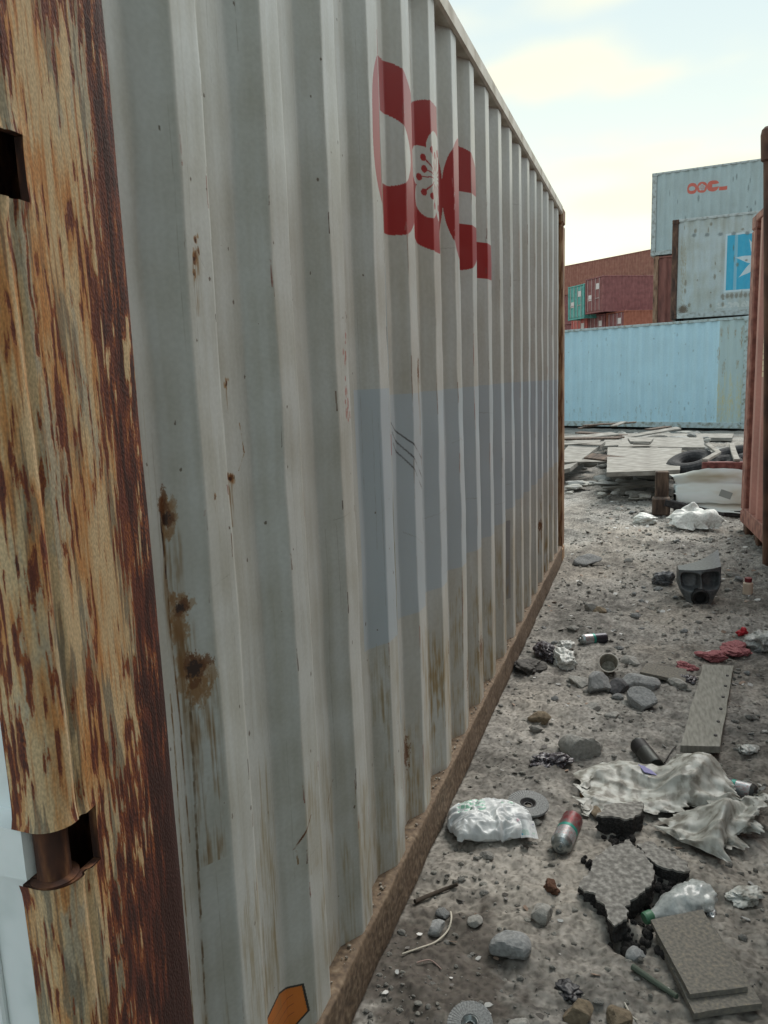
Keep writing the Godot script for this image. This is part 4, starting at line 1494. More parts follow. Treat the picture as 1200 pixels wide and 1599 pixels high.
# ------------------------------------------------------------------ litter in the alley
func build_litter():
	var can_dark := mat(rgb(58, 58, 66), 0.35, 0.5)
	var can_red := mottled([[0.0, rgb(96, 96, 98)], [0.5, rgb(120, 84, 84)], [0.62, rgb(124, 50, 54)], [1.0, rgb(104, 40, 46)]], 12.0, 0.4, 501, 0.02, 3, 1, 3, 0.0, 0.4)
	var band := mat(rgb(30, 130, 116), 0.4, 0.2)
	var silver := mottled([[0.0, rgb(130, 134, 136)], [0.55, rgb(176, 180, 182)], [0.7, rgb(150, 110, 110)], [1.0, rgb(190, 194, 196)]], 14.0, 0.35, 502, 0.03, 3, 1, 2, 0.0, 0.5)
	var metal := mat(rgb(150, 156, 156), 0.32, 0.85)
	var black := mat(rgb(26, 26, 28), 0.6)
	var dull := mat(rgb(70, 72, 70), 0.4, 0.6)
	spray_can(Vector2(0.402, -1.755), Vector2(0.378, -1.55), 0.033, 0.20, "spray can with red print lying beside white crumpled bag", {body = can_red, band = band, sleeve = silver, metal = metal, stem = metal}, 0.0, 2.2)
	spray_can(Vector2(0.408, -3.57), Vector2(0.262, -3.47), 0.030, 0.17, "spray can with teal band lying near cream container in mid alley", {body = can_dark, band = band, sleeve = silver, metal = metal, stem = metal})
	spray_can(Vector2(0.660, -2.18), Vector2(0.582, -2.36), 0.032, 0.20, "tarnished dark spray can lying between plank and dirty sheet", {body = dull, band = dull, sleeve = black, metal = dull, stem = dull}, 0.0, 1.0)
	spray_can(Vector2(0.84, -2.10), Vector2(0.965, -2.045), 0.029, 0.17, "spray can with teal band poking out of the dirty white sheet", {body = can_dark, band = band, sleeve = silver, metal = dull, stem = dull}, 0.01)
	# --- white plastic bag with green and blue print
	bag()
	# --- flap disc
	var disc_m := mottled([[0.0, rgb(86, 88, 88)], [0.5, rgb(126, 128, 128)], [1.0, rgb(150, 152, 150)]], 20.0, 0.85, 503, 0.03, 4)
	grinding_disc(Vector3(0.256, 0.040, -1.772), Basis(Vector3.RIGHT, 0.10) * Basis(Vector3.BACK, -0.06), 0.068, disc_m, black, "round grey flap disc with black hub leaning behind white bag")
	grinding_disc(Vector3(0.257, 0.006, -0.875), Basis(Vector3.RIGHT, 0.28) * Basis(Vector3.BACK, 0.05), 0.052, disc_m, metal, "pale grinding disc half buried at bottom edge of picture")
	# --- planks
	var plank_m := mottled([[0.0, rgb(104, 102, 95)], [0.4, rgb(126, 125, 117)], [0.7, rgb(137, 136, 128)], [1.0, rgb(150, 149, 142)]], 2.2, 0.9, 511, 0.12, 6, 1, 6)
	var t := plank("plank", "long grey plank with a row of nails along its right edge", [Vector2(0.745, -2.295), Vector2(0.885, -2.33), Vector2(1.012, -3.24), Vector2(0.876, -3.223)], [0.052, 0.048, 0.036, 0.036], 0.026, plank_m)
	for k in 6:
		var f := 0.10 + k * 0.148
		var q := Vector2(0.862, -2.33).lerp(Vector2(0.994, -3.235), f)
		var nl := MB.new()
		nl.lathe([Vector2(0.006, -0.004), Vector2(0.007, 0.003), Vector2(0.0, 0.004)], 10, Transform3D(Basis.IDENTITY, Vector3(q.x - t.position.x, lerpf(0.0505, 0.037, f), q.y - t.position.z)))
		part(nl, "nail", black, t)
	var board_m := mottled([[0.0, rgb(80, 77, 72)], [0.45, rgb(106, 103, 96)], [0.72, rgb(118, 113, 103)], [1.0, rgb(150, 136, 112)]], 3.0, 0.85, 512, 0.10, 6, 1, 1, 0.1)
	plank("plank", "dark short board with chipped edge at lower right corner", [Vector2(0.727, -1.068), Vector2(0.855, -1.125), Vector2(0.772, -1.384), Vector2(0.642, -1.306)], [0.034, 0.034, 0.031, 0.031], 0.012, board_m)
	plank("plank", "lower dark board sticking out under the short board", [Vector2(0.733, -1.030), Vector2(0.882, -1.098), Vector2(0.80, -1.34), Vector2(0.655, -1.27)], [0.020, 0.021, 0.017, 0.017], 0.016, board_m)
	var strip := plank("wood_strip", "narrow brown wood strip lying behind grey stones", [Vector2(0.59, -3.10), Vector2(0.79, -3.02), Vector2(0.80, -3.16), Vector2(0.62, -3.20)], [0.02, 0.022, 0.03, 0.03], 0.015, board_m, "strip")
	strip.set_meta("group", "wood scraps")
	# --- broken asphalt
	var crust := mottled([[0.0, rgb(84, 82, 79)], [0.45, rgb(118, 116, 111)], [0.6, rgb(132, 130, 125)], [1.0, rgb(168, 166, 160)]], 3.4, 0.95, 521, 0.05, 7)
	var tar := mottled([[0.0, rgb(18, 17, 17)], [0.5, rgb(38, 36, 35)], [1.0, rgb(78, 76, 74)]], 8.0, 0.9, 522, 0.05, 5, 1, 1, 0.4)
	slab("asphalt_piece", "large flat piece of broken asphalt with black crumbling edge", [Vector2(0.453, -1.393), Vector2(0.480, -1.50), Vector2(0.512, -1.585), Vector2(0.574, -1.640), Vector2(0.628, -1.575), Vector2(0.656, -1.500), Vector2(0.632, -1.435), Vector2(0.600, -1.375), Vector2(0.578, -1.30), Vector2(0.556, -1.262), Vector2(0.532, -1.30), Vector2(0.49, -1.375)], 0.035, 0.06, Vector3(0.03, 0, 0.02), crust, tar, 1)
	slab("asphalt_piece", "smaller piece of broken asphalt beside the dirty sheet", [Vector2(0.600, -1.640), Vector2(0.640, -1.665), Vector2(0.690, -1.640), Vector2(0.745, -1.600), Vector2(0.742, -1.550), Vector2(0.700, -1.540), Vector2(0.655, -1.545)], 0.030, 0.06, Vector3(-0.03, 0, -0.04), crust, tar, 2)
	slab("asphalt_piece", "asphalt block with black broken face behind the large piece", [Vector2(0.475, -1.73), Vector2(0.505, -1.81), Vector2(0.575, -1.85), Vector2(0.612, -1.86), Vector2(0.618, -1.77), Vector2(0.56, -1.735)], 0.052, 0.07, Vector3(-0.05, 0, 0.03), crust, tar, 3)
	var lumps := []
	var pl := []
	for k in 3:
		lumps.append(rock(Vector3.ONE, 950 + k, 1).mesh())
		pl.append([])
	for q in 170:
		var near: Array = [[0.655, -1.415, 0.075], [0.60, -1.285, 0.05], [0.56, -1.70, 0.05], [0.69, -1.52, 0.03], [0.485, -1.55, 0.02]][[0, 0, 0, 1, 1, 2, 2, 3, 4][q % 9]]
		var x: float = near[0] + rng.randfn() * near[2] * 0.6
		var z: float = near[1] + rng.randfn() * near[2] * 0.6
		var s := rng.randf_range(0.006, 0.024)
		pl[q % 3].append(Transform3D(Basis.from_euler(Vector3(rng.randf() * 6, rng.randf() * 6, rng.randf() * 6)).scaled(Vector3.ONE * s), Vector3(x, gh(x, z) + s * 0.3, z)))
	multi("asphalt_crumbs", "black crumbs broken from the asphalt pieces", "crumbs", lumps, pl, tar, [Color(1, 1, 1), Color(0.7, 0.7, 0.7), Color(1.6, 1.6, 1.6)])
	# --- dirty white woven sheet
	var R := [
		[Vector3(0.376, 0.0, -2.047), Vector3(0.514, 0.005, -2.18), Vector3(0.682, 0.015, -2.175), Vector3(0.773, 0.03, -2.25), Vector3(0.86, 0.025, -2.23), Vector3(0.90, 0.0, -2.16)],
		[Vector3(0.39, 0.004, -1.97), Vector3(0.53, 0.008, -2.07), Vector3(0.66, 0.025, -2.09), Vector3(0.76, 0.085, -2.10), Vector3(0.855, 0.08, -2.12), Vector3(0.885, 0.02, -2.07)],
		[Vector3(0.40, 0.004, -1.90), Vector3(0.53, 0.006, -1.98), Vector3(0.65, 0.012, -2.02), Vector3(0.745, 0.085, -2.01), Vector3(0.84, 0.035, -2.00), Vector3(0.905, 0.03, -1.98)],
		[Vector3(0.41, 0.003, -1.84), Vector3(0.53, 0.005, -1.92), Vector3(0.65, 0.012, -1.95), Vector3(0.74, 0.03, -1.955), Vector3(0.83, 0.05, -1.93), Vector3(0.93, 0.045, -1.915)],
		[Vector3(0.43, 0.0, -1.80), Vector3(0.55, 0.0, -1.88), Vector3(0.66, 0.006, -1.90), Vector3(0.745, 0.012, -1.92), Vector3(0.83, 0.012, -1.90), Vector3(0.945, 0.0, -1.89)]]
	var film := mottled([[0.0, rgb(92, 88, 80)], [0.36, rgb(120, 117, 108)], [0.46, rgb(164, 164, 156)], [0.7, rgb(186, 188, 182)], [1.0, rgb(200, 202, 198)]], 2.6, 0.5, 531, 0.03, 6)
	film.backlight_enabled = true
	film.backlight = Color(0.25, 0.25, 0.24)
	single(drape(R, 130, 96, 0.024, 3, 330.0), "woven_sheet", film, "crumpled dirty white woven sheet spread over the dirt", "sheet", "dirty white sheets")
	var R2 := [
		[Vector3(0.69, 0.0, -1.86), Vector3(0.78, 0.03, -1.90), Vector3(0.86, 0.04, -1.91), Vector3(0.94, 0.05, -1.97), Vector3(1.0, 0.01, -1.99)],
		[Vector3(0.68, 0.0, -1.81), Vector3(0.78, 0.012, -1.83), Vector3(0.865, 0.08, -1.86), Vector3(0.93, 0.03, -1.90), Vector3(1.0, 0.07, -1.93)],
		[Vector3(0.675, 0.0, -1.77), Vector3(0.77, 0.012, -1.775), Vector3(0.85, 0.085, -1.78), Vector3(0.90, 0.025, -1.84), Vector3(0.985, 0.075, -1.87)],
		[Vector3(0.70, 0.0, -1.745), Vector3(0.765, 0.005, -1.72), Vector3(0.835, 0.05, -1.715), Vector3(0.875, 0.02, -1.78), Vector3(0.96, 0.035, -1.82)],
		[Vector3(0.72, 0.0, -1.735), Vector3(0.765, 0.0, -1.69), Vector3(0.83, 0.0, -1.665), Vector3(0.88, 0.0, -1.745), Vector3(0.94, 0.0, -1.79)]]
	single(drape(R2, 120, 96, 0.026, 5, 330.0), "woven_sheet", film, "bunched end of dirty white sheet folded up nearest the asphalt", "sheet", "dirty white sheets")
	# --- crushed clear bottle with green neck
	bottle()
	# --- wires
	var cable := mat(rgb(178, 172, 158), 0.7)
	wire([Vector2(0.123, -1.237), Vector2(0.134, -1.20), Vector2(0.132, -1.165), Vector2(0.113, -1.115), Vector2(0.082, -1.072), Vector2(0.045, -1.042)], 0.0028, cable, "wire", "pale curved wire lying on dark soil near the container")
	wire([Vector2(0.09, -1.02), Vector2(0.12, -1.035), Vector2(0.15, -1.03)], 0.0018, mat(rgb(150, 128, 120), 0.8), "twig", "thin pale twig below the curved wire")
	wire([Vector2(0.02, -1.24), Vector2(0.05, -1.29), Vector2(0.09, -1.33), Vector2(0.12, -1.335)], 0.006, mottled([[0.0, rgb(40, 34, 28)], [1.0, rgb(84, 72, 60)]], 8.0, 0.9, 541), "stick", "dark rotten stick beside the bottom rail")
	wire([Vector2(0.60, -1.16), Vector2(0.66, -1.12), Vector2(0.70, -1.085)], 0.008, mat(rgb(74, 84, 72), 0.8), "stick", "greenish stick lying against the short dark board")
	wire([Vector2(0.69, -2.27), Vector2(0.72, -2.37), Vector2(0.735, -2.41)], 0.0025, mat(rgb(40, 38, 36), 0.7), "wire", "thin dark wire running to the long plank")
	wire([Vector2(0.585, -1.05), Vector2(0.60, -1.02), Vector2(0.615, -1.0)], 0.0025, mat(rgb(186, 182, 170), 0.7), "twig", "short white twig left of the short dark board")
	# --- moulded housing with two sockets
	housing()
	# --- crumpled pieces
	var white_film := mottled([[0.0, rgb(150, 150, 144)], [0.5, rgb(196, 198, 194)], [1.0, rgb(216, 218, 214)]], 6.0, 0.5, 551, 0.03, 4)
	var grey_film := mottled([[0.0, rgb(96, 98, 96)], [0.5, rgb(150, 152, 148)], [1.0, rgb(190, 192, 188)]], 9.0, 0.4, 552, 0.04, 4)
	var dark_film := mottled([[0.0, rgb(28, 24, 26)], [0.6, rgb(60, 54, 58)], [0.8, rgb(150, 150, 160)], [1.0, rgb(180, 182, 190)]], 14.0, 0.4, 553, 0.03, 4)
	var redcloth := mottled([[0.0, rgb(112, 64, 66)], [0.5, rgb(150, 88, 92)], [1.0, rgb(176, 134, 132)]], 14.0, 0.85, 554, 0.03, 4)
	var bits := [
		["plastic_bag", "small white plastic scrap left of the large white bag", "plastic bag", Vector3(0.60, 0.0, -7.02), Vector3(0.22, 0.10, 0.16), white_film, 12, 0.3, 3],
		["plastic_bag", "pale plastic bag at right edge beyond the plank", "plastic bag", Vector3(1.20, 0.0, -3.68), Vector3(0.20, 0.11, 0.16), grey_film, 13, 0.3, 3],
		["plastic_wrap", "crumpled clear plastic wrap among grey stones", "plastic wrap", Vector3(0.225, 0.0, -3.20), Vector3(0.15, 0.10, 0.13), white_film, 14, 0.45, 3],
		["plastic_wrap", "small pale plastic wad beside the dark packet", "plastic wrap", Vector3(0.21, 0.0, -3.40), Vector3(0.09, 0.07, 0.09), white_film, 15, 0.4, 3],
		["packet", "dark crumpled packet with shiny label next to bottom rail", "packet", Vector3(0.135, 0.0, -3.27), Vector3(0.20, 0.08, 0.11), dark_film, 16, 0.35, 3],
		["rag", "dusty red rag lying beyond the far end of plank", "rag", Vector3(0.93, 0.0, -3.40), Vector3(0.13, 0.05, 0.10), redcloth, 17, 0.4, 3],
		["rag", "pink torn rag next to the red rag", "rag", Vector3(1.05, 0.0, -3.56), Vector3(0.14, 0.05, 0.12), redcloth, 18, 0.45, 3],
		["rag", "small red rag piece left of the plank end", "rag", Vector3(0.80, 0.0, -3.24), Vector3(0.09, 0.04, 0.06), redcloth, 19, 0.4, 3],
		["paper_scrap", "small white and black paper scrap touching plank", "paper", Vector3(0.80, 0.0, -3.08), Vector3(0.10, 0.04, 0.08), dark_film, 20, 0.35, 3],
		["red_cap", "bright red crumpled plastic scrap on bare dirt", "plastic scrap", Vector3(1.106, 0.0, -3.83), Vector3(0.05, 0.05, 0.05), mat(rgb(176, 30, 44), 0.5), 21, 0.35, 2],
		["burnt_scrap", "black burnt scrap beside the asphalt and sheet", "scrap", Vector3(0.285, 0.0, -2.12), Vector3(0.15, 0.05, 0.09), dark_film, 22, 0.5, 3],
		["burnt_scrap", "dark ash coloured scrap against the rail beyond the packet", "scrap", Vector3(0.07, 0.0, -3.05), Vector3(0.16, 0.06, 0.14), mottled([[0.0, rgb(60, 58, 56)], [1.0, rgb(104, 102, 98)]], 9.0, 0.9, 555), 23, 0.4, 3],
		["dark_scrap", "grey dark scrap left of the moulded housing", "scrap", Vector3(0.72, 0.0, -4.85), Vector3(0.14, 0.09, 0.12), mottled([[0.0, rgb(48, 50, 54)], [1.0, rgb(130, 132, 134)]], 9.0, 0.6, 556), 24, 0.4, 3],
		["leaf_scrap", "curled brown dry leaf near the asphalt", "leaf", Vector3(0.375, 0.0, -1.40), Vector3(0.035, 0.03, 0.045), mat(rgb(84, 56, 40), 0.9), 25, 0.5, 2],
		["plastic_scrap", "white torn plastic at right edge past the plank", "plastic scrap", Vector3(0.99, 0.0, -2.42), Vector3(0.07, 0.03, 0.07), grey_film, 26, 0.4, 2],
		["plastic_scrap", "pale twisted plastic right of the bunched sheet", "plastic scrap", Vector3(0.885, 0.0, -1.50), Vector3(0.10, 0.03, 0.06), film, 27, 0.4, 3],
		["foil_scrap", "shiny foil scrap beside the crushed bottle", "foil", Vector3(0.795, 0.0, -1.425), Vector3(0.045, 0.02, 0.03), mat(rgb(190, 194, 196), 0.3, 0.5), 28, 0.5, 2],
		["burnt_scrap", "black plastic scrap at lower centre of the ground", "scrap", Vector3(0.455, 0.0, -1.06), Vector3(0.06, 0.02, 0.05), mat(rgb(40, 40, 44), 0.5), 29, 0.5, 2]]
	for b in bits:
		var p: Vector3 = b[3]
		var sz: Vector3 = b[4]
		var o := single(crumple(sz, b[6], b[8], b[7]), b[0], b[5], b[1], b[2])
		o.position = Vector3(p.x, gh(p.x, p.z) + sz.y * 0.26, p.z)
		o.rotation.y = b[6] * 1.3
	var R3 := [
		[Vector3(0.84, 0.0, -6.96), Vector3(0.92, 0.0, -7.0), Vector3(1.02, 0.0, -7.02), Vector3(1.10, 0.0, -7.0), Vector3(1.20, 0.0, -6.92)],
		[Vector3(0.81, 0.03, -6.90), Vector3(0.90, 0.10, -6.93), Vector3(1.00, 0.16, -6.95), Vector3(1.09, 0.07, -6.93), Vector3(1.20, 0.03, -6.86)],
		[Vector3(0.79, 0.05, -6.83), Vector3(0.89, 0.10, -6.85), Vector3(0.98, 0.07, -6.86), Vector3(1.08, 0.13, -6.84), Vector3(1.22, 0.08, -6.80)],
		[Vector3(0.81, 0.03, -6.76), Vector3(0.90, 0.05, -6.75), Vector3(1.00, 0.12, -6.74), Vector3(1.10, 0.10, -6.73), Vector3(1.24, 0.07, -6.74)],
		[Vector3(0.84, 0.0, -6.70), Vector3(0.92, 0.0, -6.68), Vector3(1.01, 0.0, -6.67), Vector3(1.11, 0.0, -6.67), Vector3(1.21, 0.0, -6.68)]]
	single(drape(R3, 90, 80, 0.040, 8, 170.0), "plastic_bag", white_film, "large crumpled white plastic bag before the scrap panel", "plastic bag")
	# white spoon
	var sp := thing("plastic_spoon", "white plastic spoon next to red rag", "spoon", Vector3(0.89, gh(0.89, -3.46) + 0.012, -3.46), 0.7)
	var sm := MB.new()
	sm.tube([Vector3(-0.07, 0, 0), Vector3(-0.01, 0.004, 0), Vector3(0.03, 0.0, 0)], 0.005, 8)
	part(sm, "handle", white_film, sp)
	sm = MB.new()
	sm.lathe([Vector2(0.0, -0.006), Vector2(0.012, -0.004), Vector2(0.02, 0.004), Vector2(0.018, 0.004), Vector2(0.0, -0.003)], 18, Transform3D(Basis.from_scale(Vector3(1.4, 1, 1)), Vector3(0.05, 0, 0)))
	part(sm, "bowl", white_film, sp)
	# small capped tube
	var tb := thing("capped_tube", "small cream tube with dark red cap at right of housing", "tube", Vector3(1.228, gh(1.228, -4.70) + 0.0, -4.70))
	sm = MB.new()
	sm.lathe([Vector2(0.0, 0.0), Vector2(0.026, 0.0), Vector2(0.03, 0.006), Vector2(0.03, 0.075), Vector2(0.02, 0.085)], 18)
	part(sm, "tube_body", mat(rgb(206, 186, 166), 0.6), tb)
	sm = MB.new()
	sm.lathe([Vector2(0.022, 0.084), Vector2(0.022, 0.11), Vector2(0.0, 0.112)], 18)
	part(sm, "tube_cap", mat(rgb(120, 40, 46), 0.5), tb)
	# white cup lying half buried among the stones
	var cup := thing("cup", "pale broken cup lying on its side among stones", "cup", Vector3(0.445, gh(0.445, -3.14) + 0.035, -3.14))
	cup.rotation = Vector3(0.9, 0.3, 0.2)
	sm = MB.new()
	sm.lathe([Vector2(0.0, -0.04), Vector2(0.034, -0.04), Vector2(0.046, 0.035), Vector2(0.042, 0.035), Vector2(0.031, -0.034), Vector2(0.0, -0.034)], 24)
	part(sm, "cup_wall", mottled([[0.0, rgb(120, 116, 106)], [1.0, rgb(188, 184, 172)]], 9.0, 0.7, 561), cup)
	var ring := MB.new()
	var pr := []
	for k in 9:
		pr.append(Vector2(0.046 + 0.003 * cos(TAU * k / 8.0), 0.036 + 0.003 * sin(TAU * k / 8.0)))
	ring.lathe(pr, 24)
	part(ring, "cup_rim", mat(rgb(196, 192, 182), 0.6), cup)
	# folded card
	var card := thing("folded_card", "purple and white folded card lying on the dirty sheet", "card", Vector3(0.645, gh(0.645, -2.10) + 0.045, -2.10), 0.4)
	sm = MB.new()
	sm.box(Vector3(0.085, 0.003, 0.055), 0.0008, Transform3D(Basis(Vector3.BACK, -0.35), Vector3(0, 0.0, 0)))
	part(sm, "card_cover", mat(rgb(126, 124, 168), 0.6), card)
	sm = MB.new()
	sm.box(Vector3(0.075, 0.003, 0.03), 0.0008, Transform3D(Basis(Vector3.BACK, -0.25), Vector3(0.004, -0.006, 0.03)))
	part(sm, "card_inside", mat(rgb(190, 184, 172), 0.7), card)
	# bottle cap
	var bc := MB.new()
	bc.lathe([Vector2(0.0, 0.0), Vector2(0.026, 0.0), Vector2(0.028, 0.004), Vector2(0.026, 0.018), Vector2(0.021, 0.020), Vector2(0.020, 0.012), Vector2(0.0, 0.012)], 24)
	var bo := single(bc, "jar_lid", mottled([[0.0, rgb(70, 52, 30)], [1.0, rgb(132, 104, 66)]], 16.0, 0.6, 562), "round brown lid lying near the red printed can", "lid")
	bo.position = Vector3(0.437, gh(0.437, -1.93) + 0.006, -1.93)

func wire(pts: Array, r: float, m: Material, called: String, label: String):
	var p := []
	for k in pts.size():
		var q: Vector2 = pts[k]
		p.append(Vector3(q.x, gh(q.x, q.y) + r + 0.004, q.y))
	var path := []
	for k in 41:
		path.append(cat_row(p, k / 40.0))
	var mb := MB.new()
	mb.tube(path, r, 8, r * 0.8)
	single(mb, called, m, label, called.replace("_", " "))

func grinding_disc(at: Vector3, b: Basis, r: float, m: Material, hub_m: Material, label: String):
	var t := thing("grinding_disc", label, "disc", Vector3.ZERO, 0.0, "worn grinding discs")
	t.transform = Transform3D(b, Vector3(at.x, gh(at.x, at.z) + at.y, at.z))
	var mb := MB.new()
	mb.lathe([Vector2(r * 0.3, -0.006), Vector2(r * 0.96, -0.004), Vector2(r, 0.0), Vector2(r * 0.97, 0.003), Vector2(r * 0.36, 0.003)], 40)
	part(mb, "backing", m, t)
	mb = MB.new()
	for k in 44:
		var a := TAU * k / 44.0
		mb.box(Vector3(r * 0.60, 0.0022, r * 0.145), 0.0006, Transform3D(Basis(Vector3.UP, a) * Basis(Vector3.RIGHT, 0.16), Vector3(cos(a), 0, -sin(a)) * r * 0.69 + Vector3(0, 0.0045, 0)))
	var f := part(mb, "flaps", m, t)
	f.set_meta("kind", "stuff")
	mb = MB.new()
	mb.lathe([Vector2(r * 0.16, -0.008), Vector2(r * 0.38, -0.008), Vector2(r * 0.40, 0.004), Vector2(r * 0.34, 0.006), Vector2(r * 0.22, -0.002), Vector2(r * 0.17, -0.002), Vector2(r * 0.16, -0.008)], 32)
	part(mb, "hub", hub_m, t)

func bag():
	var w := 256
	var im := paint_image(w, w, rgb(206, 210, 210), rgb(150, 156, 160), 571, 0.8, rgb(120, 124, 130), 238, 2)
	for k in 5:
		im.fill_rect(Rect2i(34 + (k % 2) * 4, 40 + k * 15, 46, 8), rgb(126, 170, 150))
		im.fill_rect(Rect2i(88, 38 + k * 15, 30, 7), rgb(140, 182, 164))
	im.fill_rect(Rect2i(20, 38, 20, 24), rgb(58, 150, 184))
	for k in 12:
		im.fill_rect(Rect2i(36 + (k * 11) % 70, 44 + (k * 13) % 66, 3, 9), rgb(200, 206, 204))
	im.fill_rect(Rect2i(170, 60, 40, 8), rgb(150, 190, 170))
	im.fill_rect(Rect2i(176, 74, 46, 6), rgb(158, 192, 176))
	im.fill_rect(Rect2i(214, 196, 18, 14), rgb(92, 96, 140))
	im.fill_rect(Rect2i(196, 198, 12, 10), rgb(176, 150, 160))
	var m := mat(Color.WHITE, 0.42)
	m.albedo_texture = tex(im)
	var t := thing("packaging_bag", "crumpled white packaging bag with green and blue print at the rail", "bag", Vector3(0.153, gh(0.153, -1.65) + 0.002, -1.65), 0.42)
	var nn := 56
	for side in 2:
		var P := []
		var T := []
		for i in nn + 1:
			var row := []
			var tl := []
			for j in nn + 1:
				var u := 2.0 * i / nn - 1.0
				var v := 2.0 * j / nn - 1.0
				var fill := pow(maxf(0.0, (1.0 - pow(absf(u), 3.2)) * (1.0 - pow(absf(v), 3.0))), 0.55)
				var x := u * (0.128 + 0.010 * cos(v * 2.0)) + n_gen.get_noise_2d(u * 60.0, v * 60.0 + 300.0) * 0.014
				var z := v * (0.088 + 0.012 * cos(u * 2.2)) + n_gen.get_noise_2d(u * 60.0 + 700.0, v * 60.0) * 0.014
				var uw := u + n_gen.get_noise_2d(u * 70.0 + 11.0, v * 70.0) * 0.9
				var vw := v + n_gen.get_noise_2d(u * 70.0, v * 70.0 + 37.0) * 0.9
				var r := 1.0 - 3.0 * absf(n_gen.get_noise_2d((uw + vw * 0.5) * 95.0 + 40.0, (vw - uw * 0.5) * 36.0))
				var r2 := 1.0 - 3.0 * absf(n_gen.get_noise_2d((uw * 0.4 - vw) * 150.0, (vw * 0.4 + uw) * 60.0 + 90.0))
				var y: float
				if side == 0:
					y = 0.012 + fill * (0.044 + 0.013 * r + 0.007 * r2 - 0.014 * smoothstep(0.1, 0.9, u)) + 0.012 * (1.0 - fill) * r
				else:
					y = 0.012 - 0.014 * fill + 0.012 * (1.0 - fill) * r
				row.append(Vector3(x, y, z))
				tl.append(Vector2(i / float(nn), j / float(nn)))
			P.append(row)
			T.append(tl)
		var mb := MB.new()
		mb.grid(P, side == 0, T)
		part(mb, "upper_film" if side == 0 else "lower_film", m, t)
	var fl := MB.new()
	var F := []
	for i in 9:
		var row := []
		for j in 9:
			var u := i / 8.0
			var v := j / 8.0
			row.append(Vector3(0.075 + u * 0.055, 0.015 + 0.030 * v + 0.008 * sin(u * 4.0), 0.045 + 0.050 * (1.0 - v) + 0.012 * sin(u * 3.0)))
		F.append(row)
	fl.grid(F, false)
	part(fl, "torn_flap", m, t)

func bottle():
	var clear := mottled([[0.0, rgb(150, 154, 152)], [0.5, rgb(186, 192, 190)], [1.0, rgb(206, 210, 208)]], 8.0, 0.25, 581, 0.03, 4)
	clear.transparency = BaseMaterial3D.TRANSPARENCY_ALPHA
	clear.albedo_color = Color(1, 1, 1, 0.72)
	var a := Vector3(0.640, gh(0.64, -1.355) + 0.045, -1.36)
	var b := Vector3(0.795, gh(0.79, -1.47) + 0.035, -1.475)
	var t := thing("plastic_bottle", "crushed clear plastic bottle with green neck behind short board", "bottle", Vector3.ZERO)
	t.transform = lying(a, b)
	var L := a.distance_to(b)
	var P := []
	for i in 31:
		var y := L * i / 30.0
		var f := i / 30.0
		var r: float = lerpf(0.014, 0.046, smoothstep(0.06, 0.42, f)) * (1.0 - 0.35 * smoothstep(0.85, 1.0, f))
		var row := []
		for j in 33:
			var w := TAU * j / 32.0
			var d := Vector3(cos(w), 0, sin(w))
			var k := 1.0 - 0.55 * absf(n_gen.get_noise_3d(d.x * 70.0, y * 900.0, d.z * 70.0)) * smoothstep(0.1, 0.3, f)
			row.append(Vector3(d.x * r * k * 1.15, y, d.z * r * k * 0.8))
		P.append(row)
	var mb := MB.new()
	mb.grid(P, false)
	part(mb, "body", clear, t)
	mb = MB.new()
	mb.lathe([Vector2(0.0, -0.018), Vector2(0.015, -0.018), Vector2(0.0165, -0.012), Vector2(0.0165, 0.004), Vector2(0.0145, 0.008)], 20)
	part(mb, "green_neck", mat(rgb(70, 116, 88), 0.5), t)

